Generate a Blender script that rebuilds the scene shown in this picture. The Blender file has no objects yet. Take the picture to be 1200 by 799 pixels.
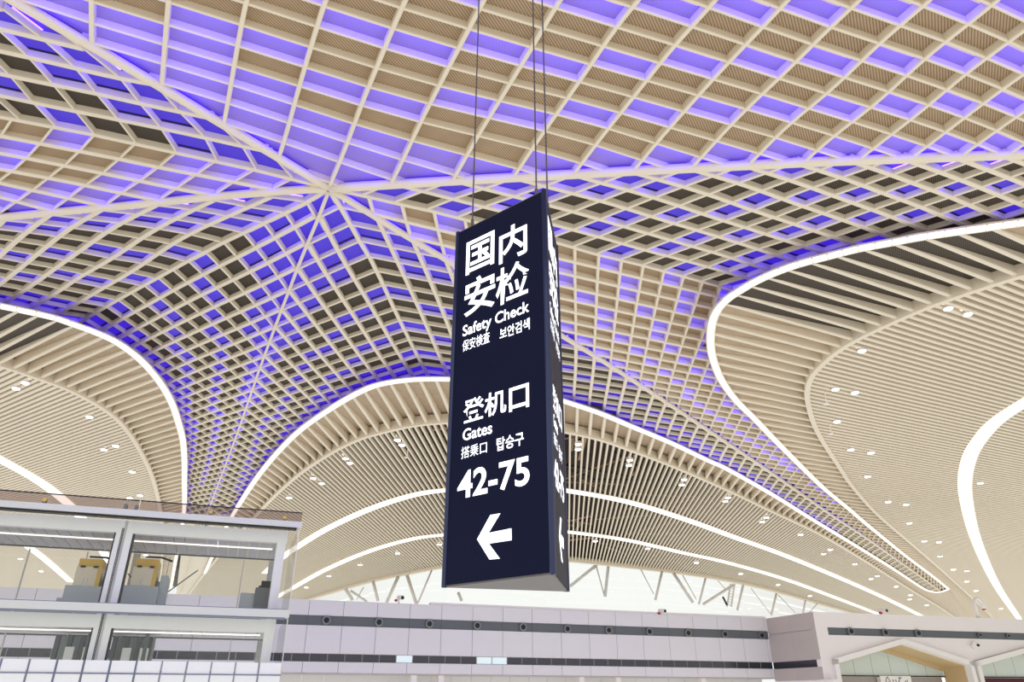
import bpy, math, random
import numpy as np
from mathutils import Vector, Matrix
random.seed(7)
S = bpy.context.scene
COL = S.collection

# ------------------------------------------------------------------ camera, world, exposure
CAM_Z = 1.7
F = 850.0
PITCH = math.atan(420.0 / F)
cd = bpy.data.cameras.new('camera'); cam = bpy.data.objects.new('camera', cd); COL.objects.link(cam)
cd.sensor_width = 36.0; cd.lens = F * 36.0 / 1200.0; cd.clip_end = 1000
cam.location = (0, 0, CAM_Z); cam.rotation_euler = (math.pi / 2 + PITCH, 0, 0)
S.camera = cam
w = bpy.data.worlds.new('daylight'); S.world = w; w.use_nodes = True
w.node_tree.nodes['Background'].inputs[0].default_value = (1.0, 0.99, 0.965, 1)
w.node_tree.nodes['Background'].inputs[1].default_value = .93
S.view_settings.view_transform = 'Standard'; S.view_settings.look = 'None'
S.view_settings.gamma = 1.0; S.view_settings.use_curve_mapping = False
S.view_settings.exposure = 0.14

# ------------------------------------------------------------------ helpers
SP, CP = math.sin(PITCH), math.cos(PITCH)
def ray(px, py):
    yu = 399.5 - py
    return Vector((px - 600.0, F * CP - yu * SP, F * SP + yu * CP))
CAMP = Vector((0, 0, CAM_Z))
class Plane:
    def __init__(s, p, n):
        s.p = Vector(p); s.n = Vector(n).normalized()
    def at(s, px, py):
        r = ray(px, py); t = s.n.dot(s.p - CAMP) / s.n.dot(r)
        return CAMP + r * t
    def up(s):
        return s.n if s.n.z > 0 else -s.n
def plane3(a, b, c): return Plane(a, (b - a).cross(c - a))

def tree(name):
    m = bpy.data.materials.new(name); m.use_nodes = True
    nt = m.node_tree; return m, nt, nt.nodes['Principled BSDF']
def mat(name, col, rough=.55, metal=0.0, noise=0.0, nscale=3.0, spec=.4, bump=0.0, bscale=200.):
    m, nt, b = tree(name)
    b.inputs['Base Color'].default_value = (*col, 1); b.inputs['Roughness'].default_value = rough
    b.inputs['Metallic'].default_value = metal; b.inputs['Specular IOR Level'].default_value = spec
    if noise:
        tc = nt.nodes.new('ShaderNodeTexCoord'); n = nt.nodes.new('ShaderNodeTexNoise'); n.inputs['Scale'].default_value = nscale
        n.inputs['Detail'].default_value = 5
        r = nt.nodes.new('ShaderNodeMapRange'); r.inputs['To Min'].default_value = 1 - noise; r.inputs['To Max'].default_value = 1 + noise * .5
        mx = nt.nodes.new('ShaderNodeMix'); mx.data_type = 'RGBA'; mx.blend_type = 'MULTIPLY'; mx.inputs[0].default_value = 1
        mx.inputs[6].default_value = (*col, 1)
        nt.links.new(tc.outputs['Object'], n.inputs['Vector']); nt.links.new(n.outputs['Fac'], r.inputs['Value'])
        nt.links.new(r.outputs['Result'], mx.inputs[7]); nt.links.new(mx.outputs[2], b.inputs['Base Color'])
    if bump:
        n2 = nt.nodes.new('ShaderNodeTexNoise'); n2.inputs['Scale'].default_value = bscale
        bp = nt.nodes.new('ShaderNodeBump'); bp.inputs['Strength'].default_value = bump
        nt.links.new(n2.outputs['Fac'], bp.inputs['Height']); nt.links.new(bp.outputs['Normal'], b.inputs['Normal'])
    return m
def perforated(name, col, hole, scale=9.0, frac=.42):
    # fine slotted mesh: world-space wave along x+y, two colours, plus a little noise
    m, nt, b = tree(name); b.inputs['Roughness'].default_value = .6; b.inputs['Specular IOR Level'].default_value = .25
    tc = nt.nodes.new('ShaderNodeTexCoord'); mp = nt.nodes.new('ShaderNodeMapping')
    mp.inputs['Rotation'].default_value = (0, 0, .5)
    wv = nt.nodes.new('ShaderNodeTexWave'); wv.inputs['Scale'].default_value = scale; wv.bands_direction = 'X'
    cr = nt.nodes.new('ShaderNodeValToRGB'); cr.color_ramp.elements[0].position = frac - .1; cr.color_ramp.elements[1].position = frac + .1
    cr.color_ramp.elements[0].color = (*hole, 1); cr.color_ramp.elements[1].color = (*col, 1)
    nz = nt.nodes.new('ShaderNodeTexNoise'); nz.inputs['Scale'].default_value = 1.3
    r = nt.nodes.new('ShaderNodeMapRange'); r.inputs['To Min'].default_value = .82; r.inputs['To Max'].default_value = 1.12
    mx = nt.nodes.new('ShaderNodeMix'); mx.data_type = 'RGBA'; mx.blend_type = 'MULTIPLY'; mx.inputs[0].default_value = 1
    L = nt.links.new
    L(tc.outputs['Object'], mp.inputs['Vector']); L(mp.outputs['Vector'], wv.inputs['Vector']); L(wv.outputs['Fac'], cr.inputs['Fac'])
    L(tc.outputs['Object'], nz.inputs['Vector']); L(nz.outputs['Fac'], r.inputs['Value'])
    L(cr.outputs['Color'], mx.inputs[6]); L(r.outputs['Result'], mx.inputs[7]); L(mx.outputs[2], b.inputs['Base Color'])
    return m
def emit(name, col, strength, base=None):
    m, nt, b = tree(name)
    b.inputs['Base Color'].default_value = (*(base or col), 1)
    b.inputs['Emission Color'].default_value = (*col, 1); b.inputs['Emission Strength'].default_value = strength
    return m
def glass(name, col, alpha, rough=.03):
    # thin architectural glass: mostly clear, tinted, with a mirror sheen
    m, nt, b = tree(name); nt.nodes.remove(b)
    tr = nt.nodes.new('ShaderNodeBsdfTransparent'); tr.inputs[0].default_value = (*col, 1)
    gl = nt.nodes.new('ShaderNodeBsdfGlossy'); gl.inputs['Roughness'].default_value = rough
    lw = nt.nodes.new('ShaderNodeLayerWeight'); lw.inputs[0].default_value = .5
    fr = nt.nodes.new('ShaderNodeMath'); fr.operation = 'POWER'; fr.inputs[1].default_value = 4.0
    nt.links.new(lw.outputs['Facing'], fr.inputs[0])
    ad = nt.nodes.new('ShaderNodeMath'); ad.operation = 'MULTIPLY_ADD'; ad.inputs[1].default_value = .6; ad.inputs[2].default_value = alpha; ad.use_clamp = True
    mx = nt.nodes.new('ShaderNodeMixShader')
    L = nt.links.new
    L(fr.outputs[0], ad.inputs[0]); L(ad.outputs[0], mx.inputs[0]); L(tr.outputs[0], mx.inputs[1]); L(gl.outputs[0], mx.inputs[2])
    L(mx.outputs[0], nt.nodes['Material Output'].inputs[0])
    return m

class MB:
    def __init__(s): s.v = []; s.f = []
    def add(s, vs, fs):
        o = len(s.v); s.v += [tuple(v) for v in vs]; s.f += [tuple(i + o for i in f) for f in fs]
    def box8(s, p):   # 4 bottom, 4 top
        s.add(p, [(3, 2, 1, 0), (4, 5, 6, 7), (0, 1, 5, 4), (1, 2, 6, 5), (2, 3, 7, 6), (3, 0, 4, 7)])
    def prism(s, poly, off):
        n = len(poly); off = Vector(off)
        s.add(list(poly) + [Vector(p) + off for p in poly],
              [tuple(range(n - 1, -1, -1)), tuple(range(n, 2 * n))] + [(i, (i + 1) % n, n + (i + 1) % n, n + i) for i in range(n)])
    def sweep(s, pts, prof, up, closed=False):
        # prof: list of (side, up); pts polyline of Vectors; up: constant vector or list
        k = len(prof); rows = []
        n = len(pts)
        for i, p in enumerate(pts):
            if closed: a, b = pts[i - 1], pts[(i + 1) % n]
            else: a, b = pts[max(i - 1, 0)], pts[min(i + 1, n - 1)]
            t = (b - a)
            if t.length < 1e-9: t = Vector((1, 0, 0))
            t.normalize()
            U = up[i] if isinstance(up, list) else up
            sd = t.cross(U)
            if sd.length < 1e-6: sd = t.orthogonal()
            sd.normalize(); uu = sd.cross(t).normalized()
            if uu.dot(U) < 0: uu = -uu; sd = -sd
            rows.append([p + sd * x + uu * y for x, y in prof])
        vs = [q for r in rows for q in r]; fs = []
        m = n if closed else n - 1
        for i in range(m):
            j = (i + 1) % n
            for c in range(k):
                d = (c + 1) % k
                fs.append((i * k + c, i * k + d, j * k + d, j * k + c))
        if not closed:
            fs.append(tuple(range(k - 1, -1, -1))); fs.append(tuple((n - 1) * k + c for c in range(k)))
        s.add(vs, fs)
    def tube(s, a, b, r, n=8, r2=None):
        a = Vector(a); b = Vector(b); r2 = r if r2 is None else r2
        t = (b - a).normalized(); x = t.orthogonal().normalized(); y = t.cross(x)
        c = [(math.cos(2 * math.pi * i / n), math.sin(2 * math.pi * i / n)) for i in range(n)]
        vs = [a + (x * p + y * q) * r for p, q in c] + [b + (x * p + y * q) * r2 for p, q in c]
        s.add(vs, [(i, (i + 1) % n, n + (i + 1) % n, n + i) for i in range(n)] + [tuple(range(n - 1, -1, -1)), tuple(range(n, 2 * n))])
    def bar(s, a, b, w, h, up):
        s.sweep([Vector(a), Vector(b)], [(-w / 2, -h / 2), (w / 2, -h / 2), (w / 2, h / 2), (-w / 2, h / 2)], Vector(up))
    def build(s, name, m, parent=None, smooth=False, m2=None, idx2=None):
        me = bpy.data.meshes.new(name); me.from_pydata(s.v, [], s.f)
        me.materials.append(m)
        if m2 is not None:
            me.materials.append(m2)
            for i in idx2: me.polygons[i].material_index = 1
        if smooth: me.polygons.foreach_set('use_smooth', [True] * len(me.polygons))
        o = bpy.data.objects.new(name, me); COL.objects.link(o)
        if parent is not None: o.parent = parent
        return o
def fix_normals(o):
    import bmesh
    bm = bmesh.new(); bm.from_mesh(o.data); bmesh.ops.recalc_face_normals(bm, faces=bm.faces); bm.to_mesh(o.data); bm.free()
def empty(name, label=None, cat=None, group=None, kind=None, loc=(0, 0, 0)):
    o = bpy.data.objects.new(name, None); COL.objects.link(o); o.empty_display_size = .2
    return tag(o, label, cat, group, kind)
def tag(o, label=None, cat=None, group=None, kind=None):
    if label: o['label'] = label
    if cat: o['category'] = cat
    if group: o['group'] = group
    if kind: o['kind'] = kind
    return o
# every mesh is written in world coordinates; roots stay at the origin so that parenting keeps places
def inside(p, poly):
    x, y = p; c = False; n = len(poly); j = n - 1
    for i in range(n):
        xi, yi = poly[i]; xj, yj = poly[j]
        if (yi > y) != (yj > y) and x < (xj - xi) * (y - yi) / (yj - yi) + xi: c = not c
        j = i
    return c
def inside_many(pts, poly):
    P = np.array(pts, float); x = P[:, 0][:, None]; y = P[:, 1][:, None]
    a = np.array(poly, float); b = np.roll(a, 1, 0)
    yi, yj, xi, xj = a[:, 1], b[:, 1], a[:, 0], b[:, 0]
    c = (yi > y) != (yj > y)
    with np.errstate(divide='ignore', invalid='ignore'):
        t = x < (xj - xi) * (y - yi) / (yj - yi) + xi
    return ((c & t).sum(1) % 2).astype(bool)
def clip_convex(subj, win):
    # Sutherland-Hodgman: clip polygon subj by convex window win
    a = sum(win[i][0] * win[(i + 1) % len(win)][1] - win[(i + 1) % len(win)][0] * win[i][1] for i in range(len(win)))
    sg = 1 if a > 0 else -1
    out = subj
    for i in range(len(win)):
        A = win[i]; B = win[(i + 1) % len(win)]
        def sd(p): return sg * ((B[0] - A[0]) * (p[1] - A[1]) - (B[1] - A[1]) * (p[0] - A[0]))
        res = []
        for k in range(len(out)):
            P = out[k]; Q = out[(k + 1) % len(out)]
            sp, sq = sd(P), sd(Q)
            if sp >= 0: res.append(P)
            if (sp >= 0) != (sq >= 0):
                t = sp / (sp - sq); res.append((P[0] + t * (Q[0] - P[0]), P[1] + t * (Q[1] - P[1])))
        out = res
        if not out: return []
    q = []
    for p in out:
        if not q or math.hypot(p[0] - q[-1][0], p[1] - q[-1][1]) > .05: q.append(p)
    if len(q) > 1 and math.hypot(q[0][0] - q[-1][0], q[0][1] - q[-1][1]) < .05: q.pop()
    return q if len(q) > 2 else []
def area(p): return abs(sum(p[i][0] * p[(i + 1) % len(p)][1] - p[(i + 1) % len(p)][0] * p[i][1] for i in range(len(p)))) / 2
def runs(pts, poly):
    # parts of a polyline inside poly, ends refined
    out = []; cur = []
    def cut(a, b):  # a inside, b outside
        for _ in range(3):
            q = [(a[0] + (b[0] - a[0]) * k / 12, a[1] + (b[1] - a[1]) * k / 12) for k in range(13)]
            fl = inside_many(q, poly); k = 12
            for m in range(1, 13):
                if not fl[m]: k = m; break
            a, b = q[k - 1], q[k]
        return a
    prev = None
    if len(pts) < 2: return []
    flags = inside_many(pts, poly)
    if not flags.any(): return []
    for p, i in zip(pts, flags):
        if prev is not None:
            if i and not prev[1]: cur = [cut(p, prev[0])]
            if not i and prev[1]: cur.append(cut(prev[0], p)); out.append(cur); cur = []
        if i: cur.append(p)
        prev = (p, i)
    if len(cur) > 1: out.append(cur)
    return [r for r in out if len(r) > 1]
def resample(poly, step):
    out = [poly[0]]; acc = 0
    for a, b in zip(poly, poly[1:]):
        L = math.hypot(b[0] - a[0], b[1] - a[1]); n = max(1, int(round(L / step)))
        for i in range(1, n + 1): out.append((a[0] + (b[0] - a[0]) * i / n, a[1] + (b[1] - a[1]) * i / n))
    return out
def smooth(poly, n=8):
    # Catmull-Rom through traced points
    P = [poly[0]] + list(poly) + [poly[-1]]; out = []
    for i in range(1, len(P) - 2):
        p0, p1, p2, p3 = [np.array(P[j], float) for j in (i - 1, i, i + 1, i + 2)]
        for k in range(n):
            t = k / n
            out.append(tuple(.5 * ((2 * p1) + (-p0 + p2) * t + (2 * p0 - 5 * p1 + 4 * p2 - p3) * t * t + (-p0 + 3 * p1 - 3 * p2 + p3) * t ** 3)))
    out.append(tuple(poly[-1])); return out
def pdist(p, line):
    a = np.array(line, float); d = a[1:] - a[:-1]; q = np.array(p) - a[:-1]
    t = np.clip((q * d).sum(1) / np.maximum((d * d).sum(1), 1e-9), 0, 1)
    return float(np.min(np.hypot(*(q - d * t[:, None]).T)))

# lattice fit: homography + smooth residual, from (beam, bar) index to the plane of the drawing
def fit(P):
    P = np.array(P, float); mu = P.mean(0); sd = P.std(0); Q = (P - mu) / sd
    A = []
    for a, b, p, q in Q:
        A.append([a, b, 1, 0, 0, 0, -p * a, -p * b, -p]); A.append([0, 0, 0, a, b, 1, -q * a, -q * b, -q])
    H = np.linalg.svd(np.array(A))[2][-1].reshape(3, 3)
    def h(u):
        ww = np.concatenate([u, np.ones((len(u), 1))], 1) @ H.T
        return ww[:, :2] / ww[:, 2:]
    deg = 3
    def T(u): return np.stack([u[:, 0] ** i * u[:, 1] ** j for i in range(deg + 1) for j in range(deg + 1 - i)], -1)
    U = Q[:, :2]; res = Q[:, 2:] - h(U); t = T(U)
    C = np.linalg.solve(t.T @ t + 5e-4 * len(P) * np.eye(t.shape[1]), t.T @ res); res = res - t @ C
    K = lambda a: np.exp(-((a[:, None, :] - U[None]) ** 2).sum(-1) / (2 * .45 ** 2))
    W = np.linalg.solve(K(U) + .35 * np.eye(len(U)), res)
    def f(u, v):
        a = np.array([[(u - mu[0]) / sd[0], (v - mu[1]) / sd[1]]])
        r = (h(a) + T(a) @ C + K(a) @ W)[0] * sd[2:] + mu[2:]
        return (float(r[0]), float(r[1]))
    return f
# ------------------------------------------------------------------ lettering outlines (made first, while the scene is small)
def text_mesh(txt, off):
    c = bpy.data.curves.new('lettering', 'FONT'); c.body = txt; c.size = 1; c.offset = off; c.extrude = 0; c.resolution_u = 4
    o = bpy.data.objects.new('lettering', c); COL.objects.link(o)
    bpy.context.view_layer.update()
    me = bpy.data.meshes.new_from_object(o.evaluated_get(bpy.context.evaluated_depsgraph_get()))
    v = np.array([list(q.co) for q in me.vertices]); f = [tuple(p.vertices) for p in me.polygons]
    bpy.data.objects.remove(o); bpy.data.curves.remove(c); bpy.data.meshes.remove(me)
    return v, f
GLYPH = {s: text_mesh(s, o) for s, o in (('国', .016), ('内', .016), ('安', .016), ('检', .012), ('Safety Check', .014), ('保安検査', .0), ('보안검색', .012), ('登', .012), ('机', .014), ('口', .02), ('Gates', .015), ('搭乗口', .0), ('탑승구', .012), ('42-75', .022))}
DATA={
 'Z1':[(-4,2,107,5),(-4,3,107,29),(-4,4,107,52),(-3,1,197,3),(-3,2,195,30),(-3,3,192,55),(-3,4,191,77),(-3,5,189,98),(-2,0,288,5),(-2,1,281.5,32),(-2,2,278,55),(-2,3,275,79),(-2,4,270.5,101),(-2,5,267,123),(-1,-1,379,8),(-1,0,371,33),(-1,1,365,58),(-1,2,357,80),(-1,3,350,102),(-1,4,344,124),(-1,5,339,145),(0,-2,470,13),(0,-1,460,36),(0,0,451,58),(0,1,441,81),(0,2,432,104),(0,3,423,126),(0,4,415,148),(1,-2,549,33),(1,-1,538,57),(1,0,525,81),(1,1,514,102),(1,2,503,123),(1,3,493,144),(2,-3,638,35),(2,-2,623,60),(2,-1,610,79),(2,0,597,99),(2,1,585,122),(2,2,572,140),(3,-5,738,10),(3,-4,722,33),(3,-3,706,55),(3,-2,692,77),(3,-1,679,97),(3,0,666,116),(3,1,652,135),(3,2,639,153),(4,-6,834,10),(4,-5,813,33),(4,-4,790,55),(4,-3,773,76),(4,-2,757,95),(4,-1,741,115),(4,0,726,134),(5,-7,912,13),(5,-6,893,33),(5,-5,873,53),(5,-4,855,75),(5,-3,837,94),(5,-2,820,114),(5,-1,802,134),(6,-8,997,12),(6,-7,974,33),(6,-6,952,53),(6,-5,931,74),(6,-4,911,93),(6,-3,891,112),(6,-2,874,128),(6,-1,856,147),(7,-8,1056,31),(7,-7,1029,53),(7,-6,1011,73),(7,-5,992,92),(7,-4,969,112),(8,-9,1136,30),(8,-8,1107,49),(8,-7,1084,71),(8,-6,1062,90),(8,-5,1041,108),(8,-4,1020,128),(1,6,460,213)],
 'Z2a':[(3,5,86,80),(2,5,111,110),(1,5,137,141),(0,5,160,168),(3,4,142,94),(2,4,162,122),(1,4,187,151),(0,4,206,180),(3,6,32,68),(2,6,60,100),(1,6,87,131),(0,6,110,159),(0,7,64,149),(0,8,18,139),(0,3,252,190),(0,2,298,200),(0,1,343,210),(0,0,386,222),(1,3,240,162),(1,2,286,173),(2,7,12,90),(1,7,37,121),(4,4,96,58),(3,3,180,99),(2,2,247,140),(1,1,312,178)],
 'Z2b':[(0,4,206,180),(1,4,186,197),(2,4,164,213),(3,4,142,227),(4,4,122,243),(0,3,252,190),(1,3,230,205),(2,3,206,222),(3,3,186,236),(0,2,298,200),(1,2,274,214),(2,2,250,230),(0,1,343,210),(1,1,318,223),(0,5,160,168),(1,5,139,187),(2,5,120,204),(3,5,100,218),(4,5,80,233),(5,5,60,248),(0,6,110,159),(1,6,93,178),(2,6,75,195),(3,6,56,209),(4,6,38,224),(0,7,64,149),(1,7,46,169),(2,7,31,186),(3,7,14,202),(0,0,386,222)],
 'Z3a':[(2.5,5.5,154.3,271.1),(2.5,6.5,138.3,282.1),(2.5,7.5,118.2,295.1),(2.5,8.5,102.2,306.1),(2.5,9.5,88.2,313.1),(2.5,10.5,74.1,323.2),(2.5,11.5,64.1,331.2),(2.5,12.5,50.1,340.2),(2.5,13.5,38.1,348.2),(2.5,14.5,26.1,355.2),(1.5,5.5,192.4,278.1),(1.5,6.5,174.3,290.1),(1.5,7.5,158.3,302.1),(1.5,8.5,142.3,314.1),(1.5,9.5,124.2,321.2),(1.5,10.5,109.2,331.2),(1.5,11.5,94.2,339.2),(1.5,12.5,82.2,348.2),(1.5,13.5,68.1,357.2),(1.5,14.5,56.1,362.2),(0.5,5.5,230.5,284.1),(0.5,6.5,208.4,298.1),(0.5,7.5,192.4,307.1),(0.5,8.5,178.4,317.2),(0.5,9.5,160.3,329.2),(0.5,10.5,148.3,337.2),(0.5,11.5,132.3,345.2),(0.5,12.5,118.2,353.2),(0.5,13.5,104.2,361.2),(0.5,14.5,90.2,368.3),(3.5,5.5,108.2,266.1),(3.5,6.5,96.2,275.1),(3.5,7.5,80.2,287.1),(3.5,8.5,65.1,299.1),(3.5,9.5,54.1,308.1),(3.5,10.5,42.1,317.2),(0,2,334,250),(0,3,310,262),(0,4,284,273),(0,5,261,286),(0,6,240,297),(0,7,218,308),(0,8,198,318),(1,1,316,233),(2,2,250,236),(3,3,183,242),(4,4,118,248),(5,5,58,253),(0,0,386,224)],
 'Z3b':[(0.5,0.5,374.4,238),(0.5,1.5,352.3,251.1),(0.5,2.5,326.3,264.1),(0.5,3.5,302.2,277.1),(0.5,4.5,280.2,287.1),(0.5,5.5,258.2,298.2),(0.5,6.5,238.1,310.2),(0.5,7.5,219.1,320.2),(0.5,8.5,202,330.2),(0.5,9.5,188,338.2),(1.5,1.5,360.4,268.1),(1.5,2.5,340.3,282.1),(1.5,3.5,316.3,295.2),(1.5,4.5,295.2,307.2),(1.5,5.5,274.2,315.2),(1.5,6.5,254.1,326.2),(1.5,7.5,235.1,336.2),(1.5,8.5,219.1,343.2),(1.5,9.5,202,352.3),(1.5,10.5,188,361.3),(2.5,2.5,348.3,302.2),(2.5,3.5,332.3,313.2),(2.5,4.5,308.3,322.2),(2.5,5.5,289.2,332.2),(2.5,6.5,270.2,341.2),(2.5,7.5,251.1,350.3),(2.5,8.5,233.1,357.3),(2.5,9.5,218.1,365.3),(2.5,10.5,202,374.3),(3.5,3.5,340.3,329.2),(3.5,4.5,324.3,338.2),(3.5,5.5,302.2,347.3),(3.5,6.5,283.2,355.3),(3.5,7.5,266.2,362.3),(3.5,8.5,249.1,371.3),(4.5,4.5,331.3,353.3),(4.5,5.5,315.3,361.3),(4.5,6.5,296.2,370.3),(5.5,5.5,320.3,374.5),(5.5,6.5,309.3,381.1),(5.5,7.5,291.3,389.1),(5.5,8.5,276.2,395.1),(5.5,9.5,260.2,402.1),(5.5,10.5,246.2,407.1),(5.5,11.5,232.1,413.1),(5.5,12.5,218.1,419.2),(5.5,13.5,206.1,424.2),(5.5,14.5,192.1,429.2),(6.5,6.5,315.3,394.1),(6.5,7.5,302.3,400.1),(6.5,8.5,286.3,406.1),(6.5,9.5,272.2,412.1),(6.5,10.5,257.2,417.2),(6.5,11.5,244.2,423.2),(6.5,12.5,230.1,428.2),(6.5,13.5,218.1,433.2),(6.5,14.5,205.1,439.2),(6.5,15.5,194.1,444.2),(7.5,7.5,311.3,411.1),(7.5,8.5,298.3,416.2),(7.5,9.5,282.2,421.2),(7.5,10.5,269.2,426.2),(7.5,11.5,256.2,432.2),(7.5,12.5,243.2,437.2),(7.5,13.5,230.1,442.2),(7.5,14.5,217.1,447.2),(7.5,15.5,206.1,452.2),(12.5,12.5,289.6,474.9),(13.5,13.5,285.2,484.5),(14.5,14.5,281.7,493.3),(15.5,15.5,278.2,502.6),(16.5,16.5,275.5,511.5),(17.5,17.5,272.9,519.6),(18.5,18.5,269.7,527.7),(19.5,19.5,267.6,535.4),(20.5,20.5,265,542.4),(21.5,21.5,262,550.1),(22.5,22.5,259.8,556.8),(23.5,23.5,257.1,563.1),(24.5,24.5,255,569.4),(25.5,25.5,252.7,575.3),(26.5,26.5,250.6,580.9),(27.5,27.5,248.7,586.2),(28.5,28.5,246.6,591.5),(8.5,8.5,307.3,426.2),(9.5,9.5,303.3,439.2),(10.5,10.5,298.3,452.2),(11.5,11.5,292.7,463.2)],
 'Z4a':[(0.5,0.5,387,238),(0.5,1.5,391.6,259.1),(0.5,2.5,403.6,280.1),(0.5,3.5,412.6,298.1),(0.5,4.5,423.1,314.7),(0.5,5.5,433.6,331.2),(1.5,1.5,369,271.8),(1.5,2.5,376.5,292.1),(1.5,3.5,388.5,310.2),(1.5,4.5,399.8,326.7),(0.5,5.5,433.6,333),(0.5,6.5,441.1,348),(0.5,7.5,448.7,360.8),(0.5,8.5,456.2,373.6),(0.5,9.5,462.9,386.3),(0.5,10.5,468.9,396.1),(0.5,11.5,474.2,406.6),(0.5,12.5,480.2,417.2),(0.5,13.5,484.7,425.4),(0.5,14.5,490,435.2),(1.5,5.5,409.6,340.5),(1.5,6.5,418.6,355.5),(1.5,7.5,426.9,369.8),(1.5,8.5,433.6,381.8),(1.5,9.5,441.1,393.1),(1.5,10.5,447.2,403.6),(1.5,11.5,453.2,413.4),(1.5,12.5,459.2,421.7),(1.5,13.5,465.2,431.4),(1.5,14.5,471.9,439.7),(2.5,4.5,376.5,339),(2.5,5.5,387,349.5),(2.5,6.5,396.1,363.1),(2.5,7.5,405.1,378.1),(2.5,8.5,412.6,388.6),(2.5,9.5,420.1,399.1),(2.5,10.5,427.6,409.6),(2.5,11.5,434.4,419.4),(2.5,12.5,440.4,427.7),(2.5,13.5,447.2,436.7),(3.5,5.5,367.5,358.5),(3.5,6.5,375,370.6),(3.5,7.5,384,383.3),(3.5,8.5,393.1,396.1),(3.5,9.5,400.6,405.1),(3.5,10.5,408.1,414.9),(3.5,11.5,415.6,425.4),(3.5,12.5,421.6,433.7),(3.5,13.5,429.1,441.2),(4.5,5.5,345.4,368.1),(4.5,6.5,355.4,380.1),(4.5,7.5,363.4,390.1),(4.5,8.5,373.4,401.1),(4.5,9.5,382.4,412.1),(5.5,6.5,337.4,387.1),(5.5,7.5,347.4,398.1),(5.5,8.5,355.4,407.1),(5.5,9.5,364.4,418.2),(5.5,10.5,373.4,426.2),(5.5,11.5,379.4,435.2),(5.5,12.5,388.5,444.2),(6.5,7.5,329.3,405.1),(6.5,8.5,339.4,414.1),(6.5,9.5,348.4,423.2),(6.5,10.5,356.4,433.2),(7.5,8.5,323.3,420.2),(7.5,9.5,331.3,428.2),(7.5,10.5,340.4,436.2),(12.5,12.5,289.6,474.9),(13.5,13.5,285.2,484.5),(14.5,14.5,281.7,493.3),(15.5,15.5,278.2,502.6),(16.5,16.5,275.5,511.5),(17.5,17.5,272.9,519.6),(18.5,18.5,269.7,527.7),(19.5,19.5,267.6,535.4),(20.5,20.5,265,542.4),(21.5,21.5,262,550.1),(22.5,22.5,259.8,556.8),(23.5,23.5,257.1,563.1),(24.5,24.5,255,569.4),(25.5,25.5,252.7,575.3),(26.5,26.5,250.6,580.9),(27.5,27.5,248.7,586.2),(28.5,28.5,246.6,591.5),(8.5,8.5,307.3,426.2),(9.5,9.5,303.3,439.2),(10.5,10.5,298.3,452.2),(11.5,11.5,292.7,463.2),(12.5,15.5,312.3,492.4),(12.5,18.5,334.4,509.4),(13.5,16.5,308,501.2),(13.5,19.5,330.1,517.3),(14.5,17.5,303.6,510.8),(14.5,20.5,324.8,527.8),(15.5,18.5,300.9,518.7),(15.5,21.5,323,534.4),(16.5,19.5,297.4,526.6),(16.5,22.5,318.7,541.2),(17.5,20.5,294.8,534.5),(17.5,23.5,316.1,548.9),(18.5,21.5,292.2,541.5),(18.5,24.5,313.9,554.9),(19.5,22.5,288.7,548.5),(19.5,25.5,309.1,561.3),(20.5,23.5,286,555.2),(20.5,26.5,306.5,567.6),(21.5,24.5,283.4,561.7),(21.5,27.5,304.2,572.9),(22.5,25.5,280.4,567.8),(22.5,28.5,300.5,578.5),(23.5,26.5,277.8,573.9),(23.5,29.5,297.9,584.5),(24.5,27.5,274.7,580.1),(24.5,30.5,293.7,590.4),(25.5,28.5,272,585.3),(25.5,31.5,290.7,595),(26.5,29.5,269.4,591.1),(26.5,32.5,287.6,601)],
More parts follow.
